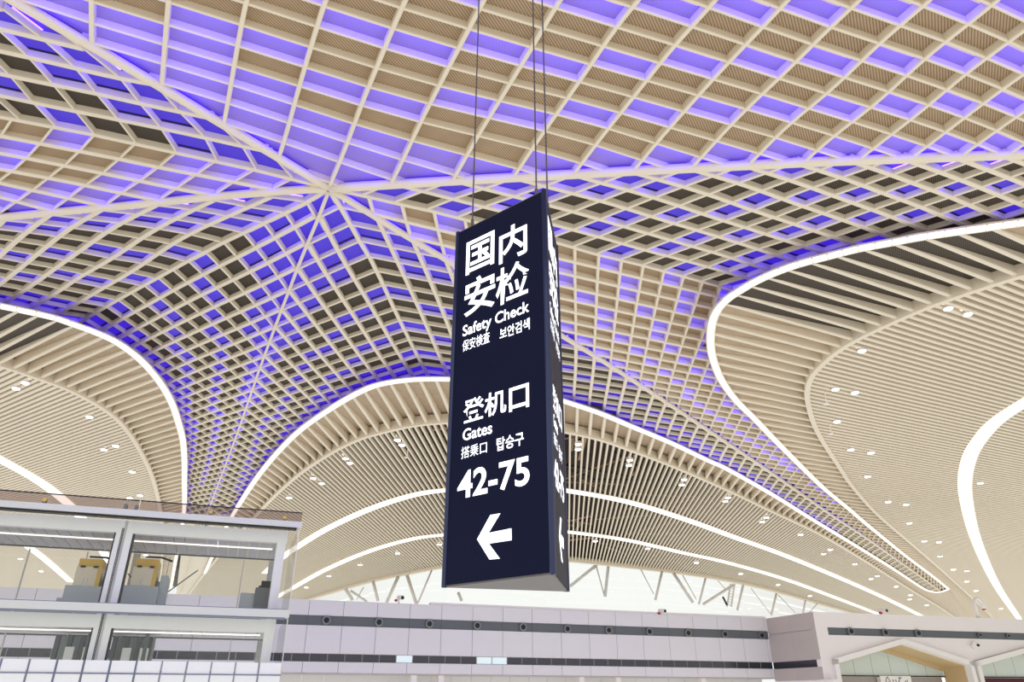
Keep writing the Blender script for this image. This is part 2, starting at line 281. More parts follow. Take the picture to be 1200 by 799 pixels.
 'Z4b':[(0.5,1.5,424.6,253.1),(0.5,2.5,433.6,274.1),(0.5,3.5,445.6,296.6),(0.5,4.5,452.4,313.2),(0.5,5.5,460.7,328.2),(1.5,2.5,471.2,283.1),(1.5,3.5,478.7,302.6),(1.5,4.5,487,320.7),(2.5,3.5,510.3,310.2),(2.5,4.5,516.3,326.7),(0.5,5.5,462.2,333),(0.5,6.5,469.7,346.5),(0.5,7.5,475,359.3),(0.5,8.5,481.7,372.1),(0.5,9.5,487.7,385.6),(0.5,10.5,492.2,396.1),(0.5,11.5,496.7,405.1),(0.5,12.5,502.7,417.2),(0.5,13.5,506.5,424.7),(0.5,14.5,511.8,435.2),(1.5,5.5,493.7,336),(1.5,6.5,498.2,351),(1.5,7.5,505.8,366.1),(1.5,8.5,510.3,377.3),(1.5,9.5,514,388.6),(1.5,10.5,517.8,399.9),(1.5,11.5,521.5,408.9),(8.5,9.5,685.1,417.5),(8.5,10.5,684.5,425.9),(8.5,11.5,684.2,434.2),(8.5,12.5,683.8,442.9),(8.5,13.5,683.3,450.8),(8.5,14.5,683,458.7),(8.5,15.5,682.4,466.3),(9.5,10.5,704.7,428.9),(9.5,11.5,703.5,437.7),(9.5,12.5,702.9,446.5),(9.5,13.5,702.2,454.3),(9.5,14.5,701.7,461.3),(9.5,15.5,701.2,468.7),(10.5,12.5,721.3,449.6),(10.5,13.5,720.6,457.1),(10.5,14.5,720.1,464),(10.5,15.5,718.9,470.5),(11.5,14.5,736.8,466.6),(12.5,15.5,752,475.7),(13.5,16.5,766.2,485),(14.5,17.5,780.1,492.9),(15.5,18.5,792.9,501.1),(16.5,19.5,804.6,508.7),(17.5,20.5,816.5,516),(18.5,21.5,827.9,523.6),(19.5,22.5,839.3,530.6),(8.5,8.5,690.3,407.9),(9.5,9.5,709.6,421.9),(10.5,10.5,727.1,434.2),(11.5,11.5,744.7,445.6),(12.5,12.5,759.6,456.1),(13.5,13.5,774.5,465.7),(14.5,14.5,788.5,475.4),(15.5,15.5,801.6,484.1),(16.5,16.5,814.8,492.9),(17.5,17.5,826.2,500.8),(18.5,18.5,839.3,508.7),(19.5,19.5,849.8,515.7),(20.5,20.5,860.5,523.5),(21.5,21.5,871,530.5),(22.5,22.5,881.5,537.5),(23.5,23.5,890.3,544.5),(24.5,24.5,899.9,550.6),(25.5,25.5,909.6,556.8),(26.5,26.5,918.3,562),(27.5,27.5,925.3,568.2),(28.5,28.5,934.1,573.4),(29.5,29.5,942,578.7),(30.5,30.5,949.9,583.9),(31.5,31.5,956.9,590.1),(32.5,32.5,963.9,594.5),(33.5,33.5,970,599.7),(34.5,34.5,977,604.1),(35.5,35.5,983.7,607.7),(37.5,37.5,996.8,616.5),(39.5,39.5,1008.2,624.3),(41.5,41.5,1018.7,633.1),(43.5,43.5,1030.1,640.1),(45.5,45.5,1039.8,647.1),(1,1,438,254.6),(2,2,486,284),(3,3,530,310),(0,0,386,222),(25,25,907.5,555.5),(25,28,896.5,567),(25,31,885.5,578.5),(30,30,948,584),(30,33,937,593),(30,36,926,602),(35,35,981,606.5),(35,38,971,613.5),(35,41,961,620.5),(40,40,1011,627.5),(40,43,1002,633),(40,46,993,638.5),(45,45,1038,646),(45,48,1030,650.3),(45,51,1022,654.6),(50,50,1062.5,664),(50,53,1055.5,667.4),(50,56,1048.5,670.8),(55,55,1084,680),(55,58,1078,682.7),(55,61,1072,685.4),(58,58,1096,689),(58,61,1090.5,691.4),(58,64,1085,693.8)],
 'Z5b':[(0.5,8.5,687.3,303.5),(0.5,9.5,714.5,308.8),(0.5,10.5,740.8,314.9),(0.5,11.5,765.3,321.9),(0.5,12.5,789,328),(0.5,13.5,811.8,333.3),(0.5,14.5,834.6,339.4),(1.5,7.5,664.5,314),(1.5,8.5,687.3,319.3),(1.5,9.5,713.6,325.4),(1.5,10.5,738.2,331.6),(1.5,11.5,761.8,337.7),(1.5,12.5,785.5,342.9),(1.5,13.5,807.4,348.2),(1.5,14.5,830.2,353.5),(2.5,7.5,664.5,329.8),(2.5,8.5,686.5,335.1),(2.5,9.5,711,341.2),(2.5,10.5,736.4,346.5),(2.5,11.5,758.3,352.6),(2.5,12.5,781.1,357),(2.5,13.5,803,361.3),(2.5,14.5,823.2,366.6),(3.5,7.5,665.4,344.7),(3.5,8.5,686.5,350),(3.5,9.5,711,355.2),(3.5,10.5,733.8,360.5),(3.5,11.5,756.6,365.7),(3.5,12.5,778.5,370.1),(3.5,13.5,798.6,374.5),(3.5,14.5,818.8,379.8),(4.5,7.5,666.3,358.7),(4.5,8.5,686.5,363.1),(4.5,9.5,710.1,368.4),(4.5,10.5,732,373.6),(4.5,11.5,753.9,378),(4.5,12.5,775,382.4),(4.5,13.5,795.1,386.8),(4.5,14.5,815.3,392),(5.5,7.5,665.4,371.9),(5.5,8.5,685.6,376.2),(5.5,9.5,708.4,380.6),(5.5,10.5,730.3,385),(5.5,11.5,751.3,389.4),(5.5,12.5,772.3,393.8),(5.5,13.5,791.6,398.2),(5.5,14.5,810.9,402.5),(6.5,7.5,665.4,384.1),(6.5,8.5,684.7,388.5),(6.5,9.5,706.6,392.9),(6.5,10.5,727.6,397.3),(6.5,11.5,748.7,401.7),(6.5,12.5,768.8,406),(6.5,13.5,788.1,408.7),(6.5,14.5,807.4,413.1),(6.5,15.5,823.2,416.6),(7.5,8.5,685.6,399.9),(7.5,9.5,706.6,404.3),(7.5,10.5,727.6,407.8),(7.5,11.5,746.9,411.3),(7.5,12.5,766.2,415.7),(7.5,13.5,785.5,419.2),(7.5,14.5,803.9,422.7),(7.5,15.5,822.3,426.2),(8.5,9.5,705.7,413.1),(8.5,10.5,725,417.4),(8.5,11.5,745.2,420.9),(8.5,12.5,763.6,424.5),(8.5,13.5,782,428.8),(8.5,14.5,800.4,432.3),(8.5,15.5,817.9,435),(0.5,1.5,453.2,244),(0.5,2.5,492.2,255.3),(0.5,3.5,525.3,263.6),(1.5,2.5,499.7,272.6),(1.5,3.5,526.8,280.1),(8.5,8.5,690.3,407.9),(9.5,9.5,709.6,421.9),(10.5,10.5,727.1,434.2),(11.5,11.5,744.7,445.6),(12.5,12.5,759.6,456.1),(13.5,13.5,774.5,465.7),(14.5,14.5,788.5,475.4),(15.5,15.5,801.6,484.1),(16.5,16.5,814.8,492.9),(17.5,17.5,826.2,500.8),(18.5,18.5,839.3,508.7),(19.5,19.5,849.8,515.7),(20.5,20.5,860.5,523.5),(21.5,21.5,871,530.5),(22.5,22.5,881.5,537.5),(23.5,23.5,890.3,544.5),(24.5,24.5,899.9,550.6),(25.5,25.5,909.6,556.8),(26.5,26.5,918.3,562),(27.5,27.5,925.3,568.2),(28.5,28.5,934.1,573.4),(29.5,29.5,942,578.7),(30.5,30.5,949.9,583.9),(31.5,31.5,956.9,590.1),(32.5,32.5,963.9,594.5),(33.5,33.5,970,599.7),(34.5,34.5,977,604.1),(35.5,35.5,983.7,607.7),(37.5,37.5,996.8,616.5),(39.5,39.5,1008.2,624.3),(41.5,41.5,1018.7,633.1),(43.5,43.5,1030.1,640.1),(45.5,45.5,1039.8,647.1),(1,1,438,254.6),(2,2,486,284),(3,3,530,310),(0,0,386,222),(0,1,429,231),(0,2,468,240),(0,3,507,248.5),(9.5,10.5,724.8,427.2),(9.5,11.5,743.3,430.1),(9.5,12.5,762.2,433.3),(9.5,13.5,780.1,436.8),(9.5,14.5,798.6,440.3),(9.5,15.5,815.1,443.8),(9.5,16.5,831.4,446.5),(10.5,11.5,742.6,438.2),(10.5,12.5,760.1,441.4),(10.5,13.5,778,444.7),(10.5,14.5,794.8,448.2),(10.5,15.5,812.1,451.4),(10.5,16.5,828.8,454.3),(10.5,17.5,844.6,457),(11.5,12.5,758.7,448.7),(11.5,13.5,775.7,452.2),(11.5,14.5,792.3,455.2),(11.5,15.5,808.6,458.4),(11.5,16.5,825.3,461.3),(11.5,17.5,841.1,464),(12.5,13.5,773.6,459.2),(12.5,14.5,789.7,462.2),(12.5,15.5,806.5,465.2),(12.5,16.5,823,468),(12.5,17.5,839.3,470.5),(12.5,18.5,854.2,472.7),(13.5,14.5,788.1,468.9),(13.5,15.5,804.3,471.9),(13.5,16.5,819.7,474.5),(13.5,17.5,835.8,477.1),(13.5,18.5,849.8,479.8),(14.5,15.5,802,478),(14.5,16.5,817.7,480.6),(14.5,17.5,833.2,483.3),(14.5,18.5,847.2,485.4),(15.5,16.5,815.1,486.8),(15.5,17.5,830,489.4),(15.5,18.5,844.6,492),(16.5,19.5,856.1,499.8),(17.5,20.5,867.5,507.7),(18.5,21.5,878.9,515.6),(19.5,22.5,889.4,522.6),(20.5,23.5,899,530.5),(21.5,24.5,908.7,536.6),(22.5,25.5,919.2,542.7),(23.5,26.5,927.1,549.8),(24.5,27.5,935.8,555.4),(25.5,28.5,943.7,561.1),(25,25,907.5,555.5),(25,28,943.5,560.5),(25,31,979.5,565.5),(30,30,948,584),(30,33,979,588),(30,36,1010,592),(35,35,981,606.5),(35,38,1007,609.5),(35,41,1033,612.5),(40,40,1011,627.5),(40,43,1032.5,629.5),(40,46,1054,631.5),(45,45,1038,646),(45,48,1055.5,647.2),(45,51,1073,648.4),(50,50,1062.5,664),(50,53,1076.5,664.8),(50,56,1090.5,665.6),(55,55,1084,680),(55,58,1095,680.5),(55,61,1106,681),(58,58,1096,689),(58,61,1105,689.4),(58,64,1114,689.8)],
 'Z5a':[(0.5,7.5,672.1,280.2),(0.5,8.5,702.1,287.6),(0.5,9.5,730.2,297.2),(0.5,10.5,754.2,302.2),(0.5,11.5,779.3,308.2),(0.5,12.5,806.4,316.2),(0.5,13.5,827.4,320.2),(0.5,14.5,852.4,328.3),(1.5,6.5,673.1,259.7),(1.5,7.5,702.1,269.1),(1.5,8.5,731.2,276.2),(1.5,9.5,758.3,283.8),(1.5,10.5,786.3,293.2),(1.5,11.5,808.4,298.2),(1.5,12.5,831.4,304.2),(1.5,13.5,855.5,313.2),(2.5,5.5,673.1,238.1),(2.5,6.5,703.1,247.1),(2.5,7.5,734.2,257.1),(2.5,8.5,761.3,264.1),(2.5,9.5,788.3,272.1),(2.5,10.5,816.4,281.2),(2.5,11.5,839.4,287.2),(2.5,12.5,862.5,294.2),(3.5,4.5,673.1,218),(3.5,5.5,705.2,226.1),(3.5,6.5,736.2,234.1),(3.5,7.5,766.3,243.7),(3.5,8.5,794.3,254.1),(3.5,9.5,820.4,261.1),(3.5,10.5,846.4,268.1),(3.5,11.5,868.5,277.2),(4.5,5.5,738.2,214),(4.5,6.5,768.3,222),(4.5,7.5,799.3,231.1),(4.5,8.5,826.4,240.1),(4.5,9.5,853.4,251.1),(5.5,6.5,804,209),(5.5,7.5,836.1,218.1),(5.5,8.5,860.1,226.1),(5.5,9.5,890.2,237.1),(5.5,10.5,913.2,245.1),(5.5,11.5,936.3,253.1),(5.5,12.5,962.3,262.2),(5.5,13.5,982.4,269.2),(5.5,14.5,1006.4,277.2),(6.5,7.5,869.1,206),(6.5,8.5,896.2,213.1),(6.5,9.5,921.2,223.1),(6.5,10.5,949.3,233.1),(6.5,11.5,970.3,240.1),(6.5,12.5,993.4,248.1),(6.5,13.5,1018.4,257.1),(7.5,8.5,930.3,203),(7.5,9.5,956.3,210.1),(7.5,10.5,981.4,219.1),(7.5,11.5,1008.4,230.1),(7.5,12.5,1028.5,237.1),(8.5,9.5,990.4,200),(8.5,10.5,1016.4,207),(8.5,11.5,1040.2,217.2),(8.5,12.5,1065.2,226.2),(8.5,13.5,1086.3,233.2),(8.5,14.5,1107.3,242.2),(8.5,15.5,1129.3,252.2),(0.5,1.5,457.7,226.8),(0.5,2.5,499.7,236.5),(0.5,3.5,529.8,244.8),(0,0,386,222),(1,1,460,216),(2,2,532,213),(3,3,603,210),(4,4,673,206),(5,5,742,203),(6,6,808,199)],
}
# ------------------------------------------------------------------ materials
M = {}
M['cream'] = mat('cream_paint', (.79, .70, .545), .5, noise=.05, nscale=.7)
M['cream2'] = mat('cream_slat_paint', (.79, .70, .55), .5, noise=.06, nscale=.5)
M['white'] = mat('white_paint', (.86, .83, .78), .4, noise=.04)
M['tan'] = perforated('tan_perforated_panel', (.50, .37, .24), (.27, .185, .11), 4.2, .38)
M['mesh'] = perforated('dark_open_mesh_panel', (.105, .08, .055), (.022, .018, .015), 4.6, .45)
M['tanback'] = mat('tan_board', (.47, .36, .24), .7, noise=.22, nscale=1.6)
M['roof'] = mat('roof_deck', (.085, .066, .05), .9, noise=.4, nscale=.3)
M['steel'] = mat('roof_steel', (.66, .46, .32), .6, noise=.3)
M['steel2'] = mat('dark_steel', (.05, .04, .035), .6, noise=.3)
M['led'] = emit('violet_led', (.035, .014, 1.0), 62.0)
M['led2'] = emit('violet_led_low', (.045, .014, 1.0), 42.0)
def painted_glow(name, base=(.045, .035, .045), em=(.040, .006, .72), hi=.95, lo=.45, sc=4.6):
    # violet led light put into the panel as striped emission; no source behind it
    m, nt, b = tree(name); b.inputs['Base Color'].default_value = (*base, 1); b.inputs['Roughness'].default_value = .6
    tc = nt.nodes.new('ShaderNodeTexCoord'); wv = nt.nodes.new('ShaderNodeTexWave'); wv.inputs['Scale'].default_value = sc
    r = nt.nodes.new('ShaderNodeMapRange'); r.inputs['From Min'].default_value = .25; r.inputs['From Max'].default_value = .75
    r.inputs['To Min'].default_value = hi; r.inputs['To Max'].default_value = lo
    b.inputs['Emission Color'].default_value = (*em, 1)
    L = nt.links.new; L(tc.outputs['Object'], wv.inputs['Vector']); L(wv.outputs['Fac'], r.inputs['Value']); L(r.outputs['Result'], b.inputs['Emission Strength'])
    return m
M['glowmesh'] = painted_glow('painted_glow_mesh')
M['glowtan'] = painted_glow('painted_glow_tan_panel', (.27, .21, .22), (.05, .014, .56), .85, .45, 4.2)
for k_ in ('glowmesh', 'glowtan'): M[k_].cycles.emission_sampling = 'NONE'
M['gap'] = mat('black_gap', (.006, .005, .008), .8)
M['strip'] = emit('warm_white_diffuser', (1.0, .94, .83), .92, (.9, .9, .88))
M['lamp'] = emit('lamp_lens', (1.0, .97, 1.0), 6.0, (.9, .9, .9))
M['lamp'].cycles.emission_sampling = 'NONE'; M['strip'].cycles.emission_sampling = 'NONE'
M['trimring'] = mat('lamp_ring', (.75, .7, .64), .4)

# ------------------------------------------------------------------ traced lines of the roof, all on their own planes
H = 16.0
ZB = CAM_Z + H
BASE = Plane((0, 0, ZB), (0, 0, 1))
P0 = (386, 222)
A_ = [P0, (306, 174), (240, 134.5), (188, 103), (108, 56), (12, 0), (-130, -84)]
B_ = [P0, (330, 225), (246, 232), (160, 241), (63, 250), (0, 256), (-130, 270)]
C_ = [P0, (520, 214), (740, 202), (960, 191), (1200, 182.5), (1340, 178)]
D_ = [P0, (373, 256), (359, 289), (348, 316), (339, 340), (330, 363), (318, 395), (304, 433), (289.5, 475), (278, 508), (262, 551), (246.6, 591.5), (238, 618), (228, 645), (219, 672), (212, 695)]
E_ = [P0, (438, 254), (486, 283.5), (530, 309.5), (600, 354), (659, 394.5), (694, 416), (731, 439.5), (776, 469), (818, 497), (860, 525), (900, 552), (940, 580), (975, 604.5), (1012.6, 629), (1065, 666), (1101, 692)]
F2 = [P0, (298, 200), (206, 180), (110, 159), (0, 138), (-130, 110)]
F3 = [P0, (356, 240), (308, 263), (260, 286), (218, 308), (180, 329), (140, 351), (116, 365), (93, 379)]
F4 = [P0, (409.6, 262), (422, 284.6), (434, 304), (446, 328), (462, 363), (473, 385.6), (485, 409.6), (495, 429), (503, 444)]
F5 = [P0, (429, 231), (468, 240), (507, 248.5), (540, 257), (600, 272), (652, 285), (696, 298), (754, 312), (802, 325), (842, 336), (862, 342)]
SR1 = smooth([(1340, 243), (1260, 252), (1200, 262), (1175, 265.5), (1087, 278), (1046, 285.5), (1006, 293), (970, 302), (936, 311), (908, 321), (884, 332), (867, 342), (852, 352), (841, 364), (835, 378), (833, 392), (833, 406), (836, 422), (845, 445), (862, 469), (884, 491), (912, 520), (940, 548), (966, 573), (994, 596), (1012.6, 612), (1058, 649), (1090, 673), (1112, 690.5)], 4)
SC1 = smooth([(240, 672), (252, 645), (264, 620), (278, 595), (302.7, 558), (329, 526.6), (355, 502), (390, 478), (420, 461), (445, 451.5), (483, 446), (525, 445.5), (560, 448), (600, 454), (630, 461), (660.5, 471), (702.6, 485), (741, 501), (786.7, 520), (829, 540), (852.6, 550.6), (905, 580), (951, 608.5), (995, 635), (1044, 665), (1080, 688.5), (1092, 693.5), (1102, 694), (1112, 690.5)], 4)
SL1 = smooth([(-130, 340), (-60, 349), (0, 360), (34, 367), (64, 374), (86, 381.5), (112, 391), (136, 402), (160, 419), (178, 437), (192, 456), (202, 475), (209, 496), (214, 516), (216, 540), (216, 565), (216, 591), (213, 620), (207, 650), (200, 690)], 4)
RL = smooth([(-130, 404), (-60, 415), (0, 430), (37, 442), (83, 459), (127, 484), (150, 507), (165, 531), (177, 556), (186, 588), (190, 620), (190, 655), (186, 690)], 4)
RC = smooth([(215, 705), (240, 672), (270, 637), (306, 598), (329, 575), (355, 553), (390, 530.5), (420, 516), (443, 509), (483, 500), (525, 496), (570, 496), (620, 500), (662, 507), (702.6, 516), (737.6, 528), (772.7, 541), (800, 552), (852.6, 575), (905, 600), (960, 626), (1012.6, 657), (1065, 690), (1097, 709), (1120, 724)], 4)
RR = smooth([(1340, 296), (1260, 309), (1200, 324), (1170, 333), (1130, 346), (1088, 361), (1046, 379), (1010, 396), (986, 410), (966, 426), (951, 443), (946, 462), (949, 482), (956, 502), (967, 522), (982, 545), (998, 569), (1026.6, 601.5), (1068.7, 638), (1105.5, 670), (1146, 707), (1170, 730)], 4)
L2 = smooth([(-130, 480), (-60, 508), (0, 539), (40, 561), (67, 580), (92, 603), (115, 637), (130, 663), (140, 690)], 5)
L3 = smooth([(-60, 585), (0, 618), (22, 633), (52, 655), (83, 682)], 5)
C2 = smooth([(310, 672), (330, 654), (350, 640), (383, 620), (433, 597), (483, 581), (522, 575), (580, 571), (630, 572), (667, 576), (733, 588), (800, 608), (866.7, 632), (917, 650), (983, 677), (1037, 701), (1080, 722)], 5)
C3 = smooth([(310, 708), (345, 688), (383, 667), (433, 646), (483, 632), (522, 627), (580, 622), (630, 622), (667, 624), (733, 633), (800, 648), (850, 659), (917, 678), (983, 702), (1030, 720)], 5)
R2 = smooth([(1340, 410), (1260, 440), (1200, 473), (1167, 495), (1147, 517), (1136, 537), (1131, 562), (1133, 590), (1144, 633), (1167, 684), (1195, 726), (1205, 742)], 5)
CE = smooth([(330, 712), (367, 700), (433, 681), (480, 671), (520, 663.5), (570, 658), (620, 655), (667, 656), (733, 663), (800, 671), (850, 679), (900, 690), (950, 704), (993, 716), (1020, 724)], 5)

def base(p): return BASE.at(*p)
def ground_dist(a, b): d = base(a) - base(b); return math.hypot(d.x, d.y)
RISE = .085
def lift(p):   # a fold point: raised in proportion to its distance from the hub
    h = RISE * ground_dist(p, P0)
    return Plane((0, 0, ZB + h), (0, 0, 1)).at(*p)
hub = base(P0)
PL = {'Z1': BASE,
      'Z2a': plane3(hub, base(A_[-1]), lift(F2[-1])), 'Z2b': plane3(hub, lift(F2[-1]), base(B_[-1])),
      'Z3a': plane3(hub, base(B_[-1]), lift(F3[-1])), 'Z3b': plane3(hub, lift(F3[-1]), base(D_[-4])),
      'Z4a': plane3(hub, base(D_[-4]), lift(F4[-1])), 'Z4b': plane3(hub, lift(F4[-1]), base(E_[-1])),
      'Z5b': plane3(hub, base(E_[-1]), lift(F5[-1])), 'Z5a': plane3(hub, lift(F5[-1]), base(C_[-1]))}
def upto(line, q):   # part of a line from its start to the point nearest q
    i = min(range(len(line)), key=lambda k: (line[k][0] - q[0]) ** 2 + (line[k][1] - q[1]) ** 2); return line[:i + 1]
def frm(line, q):
    i = min(range(len(line)), key=lambda k: (line[k][0] - q[0]) ** 2 + (line[k][1] - q[1]) ** 2); return line[i:]
rv = lambda l: list(l)[::-1]
ZONE = {
 'Z1': C_ + [(1340, -130), (-130, -130)] + rv(A_)[:-1],
 'Z2a': A_ + rv(F2)[:-1],
 'Z2b': F2 + rv(B_)[:-1],
 'Z3a': B_ + upto(SL1, F3[-1]) + rv(F3)[:-1],
 'Z3b': F3 + frm(SL1, F3[-1])[1:] + [(206, 698)] + rv(D_)[:-1],
 'Z4a': D_ + [(226, 700)] + upto(SC1, F4[-1])[1:-1] + rv(F4)[:-1],
 'Z4b': F4 + frm(SC1, F4[-1])[1:-5] + rv(E_)[:-1],
 'Z5b': E_ + rv(frm(SR1, F5[-1])[1:]) + rv(F5)[:-1],
 'Z5a': F5 + rv(upto(SR1, F5[-1]))[1:] + rv(C_)[:-1]}
ZINFO = {  # depth, beam width, bar width, panel, label
 'Z1': (.30, .125, .085, 'tan', 'broad cream coffered ceiling field across the top with violet-lit and tan panels'),
 'Z2a': (.25, .19, .075, 'mesh', 'steep coffered ceiling facet at upper left with dark mesh panels above the left fold'),
 'Z2b': (.28, .17, .075, 'tan', 'coffered ceiling facet at far left between two ribs with brown and violet panels'),
 'Z3a': (.25, .20, .11, 'mesh', 'coffered ceiling facet at left with thin slanted dark cells above the left canopy'),
 'Z3b': (.24, .18, .12, 'mesh', 'square-celled coffered facet left of the thin seam running down from the hub'),
 'Z4a': (.24, .18, .12, 'mesh', 'square-celled coffered facet right of the thin seam running down from the hub'),
 'Z4b': (.24, .18, .12, 'mesh', 'coffered facet behind the hanging sign ending at the central canopy rim'),
 'Z5b': (.29, .17, .13, 'tan', 'coffered facet right of the sign with small upright cells beside the right canopy'),
 'Z5a': (.25, .20, .13, 'mesh', 'dark diamond-celled coffered facet below the long straight rib at right')}
CRES = {'Z1': A_[::-1] + C_[1:], 'Z2a': A_, 'Z2b': B_, 'Z3a': B_, 'Z3b': D_, 'Z4a': D_, 'Z4b': E_, 'Z5b': E_, 'Z5a': C_}
STR = {'Z3a': SL1, 'Z3b': SL1, 'Z4a': SC1, 'Z4b': SC1, 'Z5b': SR1, 'Z5a': SR1}
RES = [0, 1, 1, 2, 0, 0, 1, 2, 0, 1, 2, 0]
R1 = {-6: 2, -5: 0, -4: 0, -3: 1, -2: 1, -1: 2, 0: 2, 1: 1, 2: 1, 3: 0, 4: 2, 5: 1, 6: 0, 7: 2, 8: 1, 9: 0, 10: 2, 11: 1, 12: 0}
def lit(z, u, v, c, size):
    dc = pdist(c, CRES[z])
    if z == 'Z1':
        near = 66 if abs(c[0] - 330) < 190 else 24
        if c[0] < 110: near = 60
        return v % 3 == R1.get(u, 0) or dc < near
    d = v - u
    if z in STR and pdist(c, STR[z]) < max(size * (1.25 if z in ('Z3b', 'Z4a', 'Z4b') and v > 11 else .85), 5) and c[0] < 985: return True
    if v >= 46: return d == 0 and z == 'Z5b'
    if z in ('Z2a',): lim = 3 if u < 3 else 2
    elif z == 'Z2b': lim = 2 if v < 9 else 1
    elif z == 'Z5a': lim = 1 if v < 8 else 0
    elif z == 'Z5b': lim = 1 if v < 4 else 0
    elif z == 'Z4b': lim = 2 if v < 7 else -1
    elif z == 'Z3a': lim = 2 if v < 7 else 1
    else: lim = 3 if u < 2 else (2 if u < 6 else (1 if u < 9 else 0))
    if d <= lim: return True
    k = RES[u] if u < 12 else u % 3
    if v > 26: return False
    return v % 3 == k

